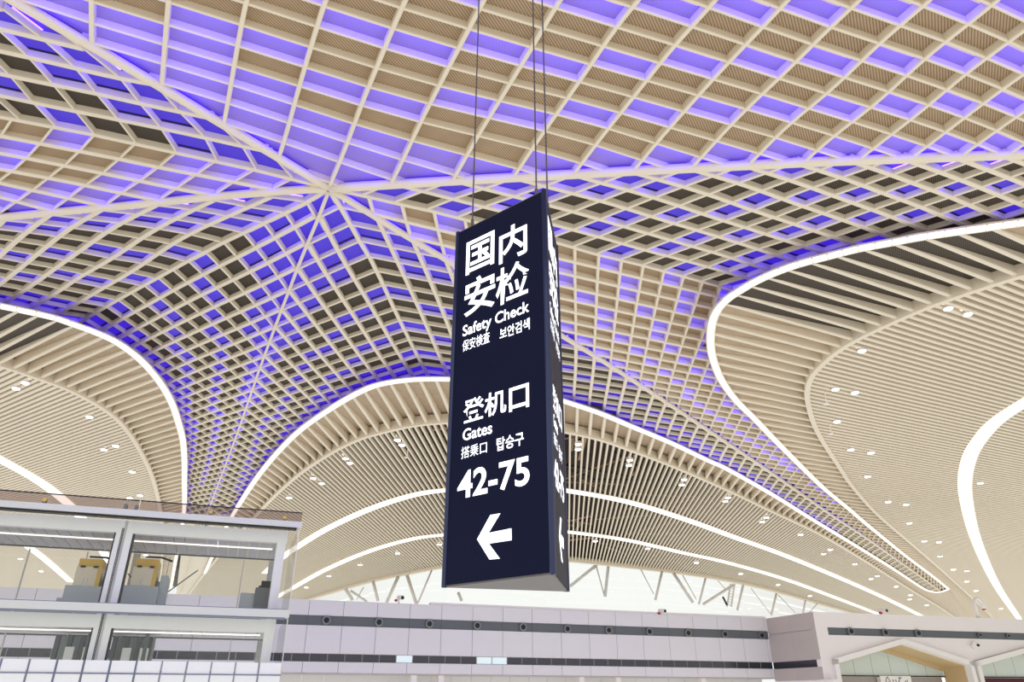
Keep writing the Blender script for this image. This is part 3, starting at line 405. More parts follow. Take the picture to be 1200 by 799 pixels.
def profile(wd, d, c=.025, lo=0.0):
    return [(-wd / 2, d), (-wd / 2, lo + c), (-wd / 2 + c, lo), (wd / 2 - c, lo), (wd / 2, lo + c), (wd / 2, d)]
MINPX = 8.0
def coffers(z):
    d, wb, wc, pm, label = ZINFO[z]; f = fit(DATA[z]); pl = PL[z]; up = pl.up(); poly = ZONE[z]
    root = empty('ceiling', label, None, None, 'structure')
    to3 = lambda p: pl.at(*p)
    if z == 'Z1': us = range(-7, 14); vr = lambda u: (-16, 16)
    else:
        U, V = {'Z2a': (9, 14), 'Z2b': (9, 14), 'Z3a': (12, 22), 'Z3b': (33, 46), 'Z4a': (33, 46), 'Z4b': (64, 68), 'Z5b': (64, 68), 'Z5a': (22, 30)}[z]
        us = range(0, U); ext = {'Z5b': (17, 9), 'Z4b': (17, 8), 'Z3b': (19, 15), 'Z4a': (19, 16)}.get(z, (V, V)); vr = lambda u: (u, min(V, max(ext[0], u + ext[1])))
    cache = {}
    def g(u, v):
        k = (u, v)
        if k not in cache: cache[k] = f(u, v)
        return cache[k]
    ledids = []
    stuff = {'beam': MB(), 'cross_bar': MB(), 'panel': MB(), 'glow_panel': MB(), 'led_strip': MB()}
    # long beams
    for u in us:
        if z != 'Z1' and u == 0 and z in ('Z2b', 'Z3b', 'Z4b', 'Z5b'): continue      # the fold beam belongs to the other facet
        a, b = vr(u)
        if z != 'Z1' and u == 0: line = resample({'Z2a': F2, 'Z3a': F3, 'Z4a': F4, 'Z5a': F5}[z], 12); rr = [line]
        else:
            pts = [g(u, a + (b - a) * k / ((b - a) * 2)) for k in range((b - a) * 2 + 1)]
            pts = [p for p in pts if -400 < p[0] < 1600 and -400 < p[1] < 900]
            rr = runs(pts, poly)
        for r in rr:
            if len(r) < 2: continue
            p3 = [to3(p) for p in r]
            L = math.hypot(r[0][0] - r[-1][0], r[0][1] - r[-1][1])
            mb = MB() if L > 12 else stuff['beam']
            mb.sweep(p3, profile(wb, d), up)
            if L > 12: mb.build('beam', M['cream'], root)
    # cells
    cells = []
    for u in us:
        a, b = vr(u)
        for v in range(a if z == 'Z1' else u, b):
            q = [g(u, v), g(u + 1, v), g(u + 1, v + 1), g(u, v + 1)]
            if z != 'Z1' and v == u: q = [g(u, u), g(u + 1, u + .02), g(u + 1, v + 1), g(u, v + 1)]
            if z != 'Z1' and u == 0: q[0] = g(-.4, v); q[3] = g(-.4, v + 1)
            if max(abs(p[0]) for p in q) > 1700 or max(abs(p[1]) for p in q) > 1000: continue
            cx = [sum(p[i] for p in q) / 4 for i in (0, 1)]
            ar = sum(q[i][0] * q[(i + 1) % 4][1] - q[(i + 1) % 4][0] * q[i][1] for i in range(4)) / 2
            if abs(ar) < 2 or abs(ar) > (6000 if z == 'Z1' else 3500): continue
            # convex order
            win = q if all(True for _ in q) else q
            c = clip_convex(poly, win)
            if not c or area(c) < 1.5: continue
            cells.append((u, v, q, c, cx, math.sqrt(area(c))))
    cells.sort(key=lambda s: -s[5])
    for n, (u, v, q, c, cx, size) in enumerate(cells):
        single = size >= MINPX and n < 290
        # panel
        ccx = (sum(p[0] for p in c) / len(c), sum(p[1] for p in c) / len(c))
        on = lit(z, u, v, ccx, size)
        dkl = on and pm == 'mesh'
        mb = MB() if single else stuff['glow_panel' if on else 'panel']
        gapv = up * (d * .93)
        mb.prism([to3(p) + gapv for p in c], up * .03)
        pan = mb.build('panel', M['glowmesh' if dkl else ('glowtan' if on else pm)], root) if single else root
        # bar on the edge v = const (top of the cell in index order)
        for r in runs([(q[0][0] + (q[1][0] - q[0][0]) * k / 6, q[0][1] + (q[1][1] - q[0][1]) * k / 6) for k in range(7)], poly):
            r = [r[0], r[-1]]
            if math.hypot(r[0][0] - r[1][0], r[0][1] - r[1][1]) < 1: continue
            mb = MB() if single else stuff['cross_bar']
            mb.sweep([to3(p) for p in r], profile(wc, d, .02, .03), up)
            if single: mb.build('cross_bar', M['cream'], root)
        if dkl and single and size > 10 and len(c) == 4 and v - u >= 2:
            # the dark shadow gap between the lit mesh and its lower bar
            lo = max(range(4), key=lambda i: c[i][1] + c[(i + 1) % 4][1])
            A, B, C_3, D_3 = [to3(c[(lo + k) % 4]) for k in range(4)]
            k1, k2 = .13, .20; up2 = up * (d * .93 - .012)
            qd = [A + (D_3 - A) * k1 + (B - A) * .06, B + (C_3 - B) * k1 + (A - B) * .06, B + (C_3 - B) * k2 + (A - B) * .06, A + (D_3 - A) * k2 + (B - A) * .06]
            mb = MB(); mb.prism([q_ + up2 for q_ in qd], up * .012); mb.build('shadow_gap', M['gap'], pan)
        if on and size > 2.2:
            # violet strip tucked behind the edge of the cell nearest the viewer side
            ed = max(range(len(c)), key=lambda i: (math.hypot(c[i][0] - c[(i + 1) % len(c)][0], c[i][1] - c[(i + 1) % len(c)][1]) * .6
                                                   - 3.0 * (c[i][1] + c[(i + 1) % len(c)][1]) / 2 / max(size, 4) * 4
                                                   - (1e5 if pdist(c[i], CRES[z]) < 1.5 and pdist(c[(i + 1) % len(c)], CRES[z]) < 1.5 else 0)))
            a3, b3 = to3(c[ed]), to3(c[(ed + 1) % len(c)]); c3 = sum((to3(p) for p in c), Vector()) / len(c)
            t = b3 - a3; L = t.length
            if L > .08:
                nrm = (c3 - (a3 + b3) / 2); nrm -= nrm.dot(t.normalized()) * t.normalized()
                if nrm.length > .02:
                    nn = nrm.normalized(); off = min(wb / 2 + .06, nrm.length * .5)
                    p = a3 + t * .12 + nn * off + up * d * .66; e = b3 - t * .12 + nn * off + up * d * .66
                    mb = MB() if single else stuff['led_strip']; i0 = len(mb.f)
                    mb.sweep([p, e], [(-.025, -.015), (.025, -.015), (.025, .02), (-.025, .02)], up)
                    side = 1 if t.cross(up).dot(nn) > 0 else 3
                    ids = [i0 + 2, i0 + side]
                    if single: mb.build('led_strip', M['cream'], pan, False, M['led' if pm == 'tan' else 'led2'], ids)
                    else: ledids += ids
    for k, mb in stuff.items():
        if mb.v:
            o = mb.build(k, M[{'beam': 'cream', 'cross_bar': 'cream', 'panel': pm, 'glow_panel': 'glowmesh' if pm == 'mesh' else 'glowtan', 'led_strip': 'cream'}[k]], root, False, M['led' if pm == 'tan' else 'led2'] if k == 'led_strip' else None, ledids if k == 'led_strip' else None); o['kind'] = 'stuff'
    return len(cells)
for z in ZONE: print(z, coffers(z))

# thick round ribs along the creases
RL_ = [('A', A_, .15, 'thick cream rib running from the hub to the upper left corner'),
       ('B', B_, .15, 'thick cream rib running from the hub to the left edge'),
       ('C', C_, .17, 'long thick cream rib running from the hub across to the right edge'),
       ('E', E_[:6] + E_[6:], .13, 'cream rib running from the hub down to the lower right behind the sign'),
       ('D', D_, .07, 'thin pale seam rib running from the hub straight down')]
for i, (k, line, r, lab) in enumerate(RL_):
    mb = MB(); n = 10
    prof = [(r * math.cos(2 * math.pi * j / n), r * .35 + r * math.sin(2 * math.pi * j / n)) for j in range(n)]
    mb.sweep([base(p) for p in resample(line, 25)], prof, Vector((0, 0, 1)))
    o = mb.build('trim_%d' % (i + 1), M['cream'], None, True); tag(o, lab, None, None, 'structure')

mb = MB(); q = [(217, 606), (272, 606), (252, 645), (226, 700), (206, 698), (213, 640)]
mb.prism([BASE.at(*p) + Vector((0, 0, .3)) for p in q], (0, 0, .05)); o = mb.build('trim_13', M['cream']); tag(o, 'cream closing board at the foot of the thin seam behind the lift', None, None, 'structure')
# ------------------------------------------------------------------ slatted canopies
def band(line, wd, z0, name, m, parent, seg=None, h=.12, minpx=14):
    # a strip of constant real width following a traced line; split into segments
    pl = Plane((0, 0, ZB + z0), (0, 0, 1)); pts = [pl.at(*p) for p in line]
    # resample in 3D
    segs = []; i = 0
    if seg is None: segs = [pts]
    else:
        cur = [pts[0]]; pxa = line[0]
        for p, q in zip(pts[1:], line[1:]):
            cur.append(p)
            if math.hypot(q[0] - pxa[0], q[1] - pxa[1]) >= minpx: segs.append(cur); cur = [p]; pxa = q
        if len(cur) > 1: segs.append(cur)
    # tangents from the whole line so that neighbours meet
    sides = {}
    for k, p in enumerate(pts):
        a, b = pts[max(k - 1, 0)], pts[min(k + 1, len(pts) - 1)]
        t = (b - a); t.z = 0; t.normalize(); sides[tuple(p)] = Vector((t.y, -t.x, 0))
    for s in segs:
        mb = MB(); k = len(s); up = Vector((0, 0, h)); vs = []
        for j, p in enumerate(s):
            sd = sides[tuple(p)]; q = p
            if seg and j == 0 and k > 1: q = p + (s[1] - p).normalized() * .035
            if seg and j == k - 1 and k > 1: q = p + (s[-2] - p).normalized() * .035
            vs += [q - sd * wd / 2, q + sd * wd / 2, q + sd * wd / 2 + up, q - sd * wd / 2 + up]
        fs = []
        for j in range(k - 1):
            for c in range(4): fs.append((j * 4 + c, j * 4 + (c + 1) % 4, j * 4 + 4 + (c + 1) % 4, j * 4 + 4 + c))
        fs += [(3, 2, 1, 0), tuple((k - 1) * 4 + c for c in range(4))]
        mb.add(vs, fs); o = mb.build(name, m, parent)
def light_strip(line, wd, label, minpx, z0=-.06):
    root = empty('light_strip', label, 'light', 'curved cove light strips of the ceiling')
    band(line, wd, z0, 'diffuser', M['strip'], root, True, .10, minpx)
    band(line, wd + .15, z0 + .07, 'housing', M['cream'], root, None, .14)
    return root
def vlines(vp, y0, y1, x, pitch, horizon=819.5):
    # slat rows: points on the vertical guide x, spaced evenly in real distance on the canopy plane
    out = []; d = None
    p = BASE.at(x, y0); y = y0
    while y < y1:
        out.append((x, y)); 
        # advance by pitch metres
        g0 = BASE.at(x, y); lo, hi = y, y + 60
        for _ in range(30):
            m = (lo + hi) / 2
            g1 = BASE.at(x, m)
            dv = g1 - g0
            if dv.length < pitch: lo = m
            else: hi = m
        y = (lo + hi) / 2
    return out
def hlines(y, x0, x1, pitch):
    out = []; x = x0; k = (BASE.at(1, y) - BASE.at(0, y)).length
    while x < x1: out.append((x, y)); x += pitch / k
    return out
def triang(o):
    import bmesh
    bm = bmesh.new(); bm.from_mesh(o.data); bmesh.ops.triangulate(bm, faces=[f for f in bm.faces if len(f.verts) > 4]); bm.to_mesh(o.data); bm.free()
def canopy(label, starts, vp, inner, ring, outer, rib_every, z0, depth, wslat, back, ribback, rng, dark=-999):
    root = empty('ceiling', label, None, None, 'structure')
    up = Vector((0, 0, 1)); pl = Plane((0, 0, ZB + z0), (0, 0, 1))
    stuff = MB(); cnt = 0
    ribstuff = MB()
    for i, s in enumerate(starts):
        d = (vp[0] - s[0], vp[1] - s[1]); L = math.hypot(*d)
        line = [(s[0] + d[0] * t, s[1] + d[1] * t) for t in [rng[0] + (rng[1] - rng[0]) * k / 220 for k in range(221)]]
        line = [p for p in line if -160 < p[0] < 1360 and 150 < p[1] < 745]
        for r in runs(line, inner):
            ln = math.hypot(r[0][0] - r[-1][0], r[0][1] - r[-1][1])
            if ln < 2: continue
            mb = MB() if cnt < 295 and ln > 10 else stuff
            mb.sweep([pl.at(*r[0]), pl.at(*r[-1])], profile(wslat, depth, .02), up)
            if mb is not stuff: mb.build('slat', M['cream2'], root); cnt += 1
        if i % rib_every == 0:
            for r in runs(line, ring):
                ln = math.hypot(r[0][0] - r[-1][0], r[0][1] - r[-1][1])
                if ln < 2: continue
                mb = MB() if ln > 9 else ribstuff
                qa, qb = pl.at(*r[0]) + up * .03, pl.at(*r[-1]) + up * .03
                if pdist(r[0], outer) > pdist(r[-1], outer): qa, qb = qb, qa      # qa on the outer rim, shallow; qb deep
                da, db = .14, .60; sd = (qb - qa).cross(up).normalized() * .10; cc_ = .04; dd_ = up
                pr = lambda q, dep: [q - sd + dd_ * dep, q - sd + dd_ * cc_, q - sd * .6, q + sd * .6, q + sd + dd_ * cc_, q + sd + dd_ * dep]
                mb.add(pr(qa, da) + pr(qb, db), [(k, (k + 1) % 6, 6 + (k + 1) % 6, 6 + k) for k in range(6)] + [(5, 4, 3, 2, 1, 0), (6, 7, 8, 9, 10, 11)])
                if mb is not ribstuff: mb.build('rib', M['cream2'], root)
    if stuff.v: o = stuff.build('slat', M['cream2'], root); o['kind'] = 'stuff'
    if ribstuff.v: o = ribstuff.build('rib', M['cream2'], root); o['kind'] = 'stuff'
    for poly, zz, mm, nm in ((inner, back[0], back[1], 'backing_board'), (ring, ribback[0], ribback[1], 'rim_board')):
        if mm is None: continue
        bp = Plane((0, 0, ZB + zz), (0, 0, 1)); mb = MB()
        # same outline in plan as the slats below it
        mb.prism([pl.at(*p) + up * ((.16 if nm == 'rim_board' and pdist(p, outer) < 1.5 else zz) - z0) for p in poly], up * .05); o = mb.build(nm, mm, root)
        triang(o)
    # dark open mesh laid between the ribs nearest the viewer
    for i in range(0, len(starts) - rib_every, rib_every):
        if starts[i][1] > dark: continue
        A, B = starts[i], starts[i + rib_every]
        f = lambda s, t: (s[0] + (vp[0] - s[0]) * t, s[1] + (vp[1] - s[1]) * t)
        c = clip_convex(ring, [f(A, rng[0]), f(A, rng[1]), f(B, rng[1]), f(B, rng[0])])
        if not c: continue
        mb = MB(); vs = []
        for p in c:
            a_, b_ = pdist(p, outer), pdist(p, inner); k = a_ / max(a_ + b_, 1e-6)
            vs.append(pl.at(*p) + up * (.02 + .50 * k))
        mb.prism(vs, up * .02); o = mb.build('mesh_panel', M['mesh'], root); triang(o)
    return root
# right canopy
in_R = RR + [(1360, 760), (1360, 296)]
rg_R = SR1 + [(1146, 736)] + rv(RR)
st = vlines(None, 232, 742, 1080, .70)
cr = canopy('right slatted canopy with fine cream slats and a wide ribbed rim', st, (2200, 735), in_R, rg_R, SR1, 2, .05, .30, .19,
       (.50, M['tanback']), (.70, M['tanback']), (-1.6, .85), 412)
# dark mesh panels above the near ribs of the right rim
in_C = RC + rv(CE)
rg_C = SC1 + [(1146, 736)] + rv(RC)
def row_c(): return hlines(620, -420, 1700, .44)
cc = canopy('central slatted canopy whose slats fan out towards the far clerestory', row_c(), (665, 815), in_C, rg_C, SC1, 2, .05, .30, .14,
       (1.6, None), (.75, M['tanback']), (-2.2, .93))
in_L = RL + [(110, 720), (-160, 720), (-160, 404)]
rg_L = SL1 + rv(RL)
st = vlines(None, 300, 735, 60, .85)
cl = canopy('left slatted canopy with slanted cream slats and a ribbed rim', st, (-720, 790), in_L, rg_L, SL1, 2, .05, .30, .22,
       (.50, M['tanback']), (.70, M['tanback']), (-1.2, .9), 392)
for line, rt in ((RR, cr), (RC, cc), (RL, cl)):
    band(line, .30, -.02, 'rim_ring', M['cream2'], rt, None, .62)
light_strip(SR1, .27, 'narrow glowing strip round the outer rim of the right canopy', 17)
light_strip(SC1, .29, 'narrow glowing strip round the outer rim of the central canopy', 17)
light_strip(SL1, .29, 'narrow glowing strip round the outer rim of the left canopy', 17)
light_strip(R2, .98, 'wide glowing strip curving down the middle of the right canopy', 10, .0)
light_strip(C2, .82, 'upper of two long light strips crossing the central canopy', 22, .0)
light_strip(C3, .82, 'lower of two long light strips crossing the central canopy', 22, .0)
light_strip(L2, .95, 'wide glowing strip curving across the left canopy above the glass lift', 10, .0)
light_strip(L3, .95, 'glowing strip of the left canopy seen only through the lift glass', 12, .0)
# edge beam of the central canopy above the clerestory
mb = MB(); mb.sweep([BASE.at(*p) for p in CE], [(-.3, -.25), (.3, -.25), (.3, .5), (-.3, .5)], Vector((0, 0, 1)))
o = mb.build('trim_6', M['cream2']); tag(o, 'cream edge beam where the central canopy meets the clerestory', None, None, 'structure')
# closing fascia between each facet edge and the canopy rim (edge-on here, a sloping return from elsewhere)
def fascia(z, line, i):
    keep = [p for p in line if pdist(p, ZONE[z] + [ZONE[z][0]]) < 2.5]
    if len(keep) < 2: return
    mb = MB(); k = len(keep); vs = []
    for p in keep: vs += [BASE.at(*p) + Vector((0, 0, .1)), PL[z].at(*p), PL[z].at(*p) + PL[z].up() * (ZINFO[z][0] + .1)]
    mb.add(vs, [(3 * j + q, 3 * j + 1 + q, 3 * j + 4 + q, 3 * j + 3 + q) for j in range(k - 1) for q in (0, 1)])
    o = mb.build('trim_%d' % i, M['cream2']); tag(o, None, None, None, 'structure')
    return o
labs = {'Z3a': 'closing strip between the left facet and the left canopy rim', 'Z3b': 'closing strip between the seam facet and the left canopy rim',
        'Z4a': 'closing strip between the seam facet and the central canopy rim', 'Z4b': 'closing strip between the facet behind the sign and the central canopy',
        'Z5b': 'closing strip between the upright-celled facet and the right canopy rim', 'Z5a': 'closing strip between the diamond facet and the right canopy rim'}
for i, z in enumerate(labs):
    o = fascia(z, STR[z], 7 + i)
    if o: o['label'] = labs[z]
# roof deck far above everything, and the truss steel glimpsed through the central slats
ce3 = [BASE.at(*p) + Vector((0, -.5, 4)) for p in CE]
mb = MB(); mb.prism([Vector((-80, 4, ZB + 4)), Vector((150, 4, ZB + 4)), Vector((150, 150, ZB + 4))] + ce3[::-1] + [Vector((-80, 150, ZB + 4))], (0, 0, .3))
o = mb.build('ceiling', M['roof']); triang(o); tag(o, 'dark roof deck glimpsed above the central canopy slats', None, None, 'structure')
mb = MB(); k = len(CE); vs = []
for p in CE: vs += [BASE.at(*p) + Vector((0, -.4, .35)), BASE.at(*p) + Vector((0, -.4, 4.1))]
mb.add(vs, [(2 * j, 2 * j + 2, 2 * j + 3, 2 * j + 1) for j in range(k - 1)]); o = mb.build('trim_14', M['roof']); tag(o, 'dark upstand closing the roof space above the clerestory', None, None, 'structure')
rt = empty('roof_truss', 'brown and black roof steelwork seen through the central canopy slats', 'truss')
for i in range(190):
    x = random.uniform(-10, 32); y = random.uniform(36, 104)
    a = random.choice([0, 1.57, .8, -.8, .3]) + random.uniform(-.12, .12); L = random.uniform(3, 10)
    dz = random.uniform(-.6, .6); z = ZB + random.uniform(.9, 2.6)
    mb = MB(); mb.bar((x, y, z), (x + L * math.cos(a), y + L * math.sin(a), z + dz), random.uniform(.06, .3), .12, (0, 0, 1))
    mb.build('steel_member', M[random.choice(['steel', 'steel', 'steel2'])], rt)
# ------------------------------------------------------------------ downlights
LAMPS = [
 ('right', 'downlight set between slats of the right canopy', [(1111,361),(1134,367.5),(1010,410.5),(979,455.6),(1002,459.6),(980.7,493.5),(997,526.5),(1020.5,530),(1016.5,558),(1040.6,587.5),(1061.7,590.7),(1065.5,612.6),(1083,633.6),(1100,635),(1101.6,651.5),(1117,667),(1133,668.7),(1132.7,681),(1143.7,692),(1148.7,565.6),(1173,713)]),
 ('centre', 'downlight set between slats of the central canopy', [(465.6,515),(471,521),(404.8,536.7),(410,542),(367,560),(377,566),(339,582.6),(466,648),(422,661.5),(385.4,674.7),(359,688),(515,637.6),(677.7,520),(677.5,526),(738,538.7),(737,544.7),(801.6,561.5),(799,567.7),(853,582.6),(850,587),(697.5,633.7),(759,642.5),(816,659),(868,672),(898,606),(893,611),(938,626),(973,643.7),(965,648.7),(1002,660.7),(1028,674.7),(1020.7,678),(1050,687),(1066.7,697),(1066,702),(1085.7,709),(911.7,685),(949,698)]),
 ('left', 'downlight set between slats of the left canopy', [(29.7,448),(19,454.6),(105,488),(136,522),(122,526.4),(155,552.4),(152,583),(164,580),(24,654.5),(48,669),(60,639),(171,650)])]
LP = Plane((0, 0, ZB + .02), (0, 0, 1))
proto = None
def nth(n):
    a = 'first second third fourth fifth sixth seventh eighth ninth tenth eleventh twelfth thirteenth fourteenth fifteenth sixteenth seventeenth eighteenth nineteenth'.split()
    if n < 20: return a[n - 1]
    t = {2: 'twent', 3: 'thirt'}[n // 10]
    return t + 'ieth' if n % 10 == 0 else t + 'y-' + a[n % 10 - 1]
for side, lab, pts in LAMPS:
    srt = sorted(pts)
    for (x, y) in pts:
        p = LP.at(x, y); r = .13 + .0015 * p.y
        root = bpy.data.objects.new('downlight', None); COL.objects.link(root); root.location = p; root.scale = (r, r, .2)
        tag(root, 'small bright downlight, %s from the left in the %s slatted canopy' % (nth(srt.index((x, y)) + 1), {'centre': 'central'}.get(side, side)), 'light', 'downlights of the %s canopy' % side)
        if proto is None:
            a = MB(); n = 14; c = [(math.cos(2 * math.pi * i / n), math.sin(2 * math.pi * i / n)) for i in range(n)]
            a.add([(x1, y1, -.35) for x1, y1 in c] + [(x1, y1, .6) for x1, y1 in c], [tuple(range(n)), tuple(range(2 * n - 1, n - 1, -1))] + [(i, n + i, n + (i + 1) % n, (i + 1) % n) for i in range(n)])
            me1 = bpy.data.meshes.new('lens'); me1.from_pydata(a.v, [], a.f); me1.materials.append(M['lamp'])
            b = MB(); vs = []; fs = []
            for rr, zz in ((1.02, -.2), (1.25, -.2), (1.25, .7), (1.02, .7)): vs += [(x1 * rr, y1 * rr, zz) for x1, y1 in c]
            for k in range(4):
                for i in range(n): fs.append((k * n + i, k * n + (i + 1) % n, ((k + 1) % 4) * n + (i + 1) % n, ((k + 1) % 4) * n + i))
            b.add(vs, fs); me2 = bpy.data.meshes.new('ring'); me2.from_pydata(b.v, [], b.f); me2.materials.append(M['trimring'])
            proto = (me1, me2)
        for nm, me in (('lens', proto[0]), ('ring', proto[1])):
            o = bpy.data.objects.new(nm, me); COL.objects.link(o); o.parent = root

# small white sensors hanging below the slats
for (x, y0, y1, lab) in ((967, 463, 475, 'small white hooked sensor hanging below the right canopy near its ring'), (972.6, 499, 510, 'lower small white sensor hanging below the right canopy near its ring'), (478, 527, 539, 'small pale sensor hanging below the central canopy left of the sign')):
    g = empty('hanging_sensor', lab, 'sensor', 'small sensors under the canopies'); p = BASE.at(x, y0)
    L = .55; e = Vector((p.x, p.y, p.z - L)); mb = MB(); mb.tube(p + Vector((0, 0, .1)), e, .035, 8); mb.build('stem', M['white'], g)
    mb = MB(); mb.tube(e + Vector((-.2, 0, -.02)), e + Vector((.06, 0, .02)), .075, 10); mb.build('sensor_head', M['white'], g)
# ------------------------------------------------------------------ hanging sign
M['navy'] = mat('navy_lightbox_face', (.005, .007, .032), .45, spec=.10, noise=.25, nscale=2)
M['navy2'] = mat('navy_aluminium_edge', (.03, .04, .10), .3, .2)
M['grey_under'] = mat('grey_sheet_underside', (.14, .13, .125), .5, noise=.15)
M['letter'] = emit('lit_white_letters', (.93, .95, 1.0), 1.5, (.9, .9, .92))
M['wire'] = mat('steel_wire', (.13, .11, .12), .4, .6)
SN, SL, SR_ = Vector((.416, 7.36, 0)), Vector((-.775, 8.33, 0)), Vector((.648, 8.68, 0))
Z0, Z1 = CAM_Z + 1.10, CAM_Z + 5.78
sign = empty('hanging_sign', 'tall dark navy three-sided hanging sign with lit white Safety Check and Gates 42-75 lettering', 'sign')
cen = (SN + SL + SR_) / 3
def zz(v, z): return Vector((v.x, v.y, z))
def face_panel(a, b, name):
    t = (b - a).normalized(); n = Vector((t.y, -t.x, 0))
    if n.dot((a + b) / 2 - cen) < 0: n = -n
    mb = MB(); i = .035
    p = [zz(a + t * i, Z0 + .02), zz(b - t * i, Z0 + .02), zz(b - t * i, Z1 - .02), zz(a + t * i, Z1 - .02)]
    mb.prism([q - n * .03 for q in p], n * .03); o = mb.build(name, M['navy'], sign); fix_normals(o); return t, n, o
tF, nF, oF = face_panel(SL, SN, 'front_panel')
tR, nR, oR = face_panel(SN, SR_, 'side_panel')
tB, nB, oB = face_panel(SR_, SL, 'rear_panel')
for v in (SN, SL, SR_):
    mb = MB(); d = (cen - v).normalized(); mb.tube(zz(v + d * .035, Z0), zz(v + d * .035, Z1), .034, 12); mb.build('corner_post', M['navy2'], sign, True)
mb = MB(); mb.prism([zz(v + (cen - v) * .03, Z0) for v in (SL, SN, SR_)], (0, 0, .03)); o = mb.build('bottom_plate', M['grey_under'], sign); fix_normals(o)
mb = MB(); mb.prism([zz(v + (cen - v) * .03, Z1 - .03) for v in (SL, SN, SR_)], (0, 0, .03)); o = mb.build('top_plate', M['grey_under'], sign); fix_normals(o)
FP = Plane(zz(SL, 0), nF)
def face_uv(px, py):
    q = FP.at(px, py); return (q - zz(SL, 0)).dot(tF), q.z
def rect(tl, bl, r):   # top-left, bottom-left, mid-right pixels
    s0, zt = face_uv(*tl); _, zb = face_uv(*bl); s1, _ = face_uv(*r); return s0, s1, zb, zt
def px(ox, oy, s, x, y): return (ox + x / s, oy + y / s)
k1 = lambda x, y: px(500, 210, 3.195, x, y)
k2 = lambda x, y: px(500, 440, 2.96, x, y)
TX = [('chinese_lettering', '国', .016, rect(k1(151, 240), k1(148, 362), k1(254, 270))),
      ('chinese_lettering', '内', .016, rect(k1(273, 195), k1(270, 322), k1(377, 225))),
      ('chinese_lettering', '安', .016, rect(k1(145, 385), k1(140, 520), k1(257, 430))),
      ('chinese_lettering', '检', .012, rect(k1(261, 342), k1(260, 480), k1(384, 372))),
      ('english_lettering', 'Safety Check', .014, rect(k1(137, 550), k1(136, 603), k1(385, 500))),
      ('japanese_lettering', '保安検査', .0, rect(k1(136, 606), k1(135, 648), k1(237, 606))),
      ('korean_lettering', '보안검색', .012, rect(k1(275, 560), k1(275, 602), k1(387, 550))),
      ('chinese_lettering', '登', .012, rect(k2(130, 88), k2(128, 168), k2(200, 110))),
      ('chinese_lettering', '机', .014, rect(k2(203, 66), k2(203, 148), k2(277, 88))),
      ('chinese_lettering', '口', .02, rect(k2(287, 46), k2(287, 128), k2(356, 66))),
      ('english_lettering', 'Gates', .015, rect(k2(127, 188), k2(127, 228), k2(228, 195))),
      ('japanese_lettering', '搭乗口', .0, rect(k2(122, 250), k2(122, 290), k2(210, 256))),
      ('korean_lettering', '탑승구', .012, rect(k2(244, 218), k2(244, 264), k2(338, 226))),
      ('number_lettering', '42-75', .022, rect(k2(110, 336), k2(108, 432), k2(358, 345)))]
wF = (SN - SL).length; wR = (SR_ - SN).length
def on_face(name, v, f, r, a, t, n, ks):
    lo, hi = v.min(0), v.max(0); mb = MB(); pts = []
    for x, y, _ in v:
        s = (r[0] + (r[1] - r[0]) * (x - lo[0]) / (hi[0] - lo[0])) * ks; z = r[2] + (r[3] - r[2]) * (y - lo[1]) / (hi[1] - lo[1])
        pts.append(zz(a + t * s + n * .006, z))
    mb.add(pts, f); o = mb.build(name, M['letter'], oF if a is SL else oR)
ARW = [face_uv(*k2(*q)) for q in ((176, 568), (222, 484), (257, 478), (216, 546), (295, 530), (296, 571), (217, 583), (255, 635), (219, 638))]
for nm, s, off, r in TX:
    v, f = GLYPH[s]
    on_face(nm, v, f, r, SL, tF, nF, 1.0)
    on_face(nm, v, f, r, SN, tR, nR, wR / wF)
# arrows (shaft and head drawn as one outline, split into convex pieces)
for a, t, n, ks in ((SL, tF, nF, 1.0), (SN, tR, nR, wR / wF)):
    mb = MB(); P = [zz(a + t * s * ks + n * .006, z) for s, z in ARW]
    mb.add(P, [(0, 1, 2, 3), (0, 3, 6), (3, 4, 5, 6), (0, 6, 7, 8)]); o = mb.build('arrow', M['letter'], oF if a is SL else oR); fix_normals(o)
# suspension wires
for (x0, y0, x1, y1) in ((549.5, 258, 557, 0), (630, 224, 627, 0), (641, 228, 640, 0)):
    b = {549.5: SL + (SN - SL) * .16 + (cen - SL) * .05, 630: SN + (SL - SN) * .06 + (cen - SN) * .1, 641: SN + (SR_ - SN) * .3 + (cen - SN) * .05}[x0]
    mb = MB(); a3 = zz(b, Z1 - .01); r = ray(x1, y1); L = BASE.at(x1, y1)
    # wires hang plumb from the ceiling to the sign
    mb.tube(a3, (a3.x, a3.y, ZB + .35), .011, 6); mb.build('wire', M['wire'], sign)
    mb = MB(); mb.tube((a3.x, a3.y, Z1 - .01), (a3.x, a3.y, Z1 + .1), .022, 8); mb.build('wire_clamp', M['wire'], sign)

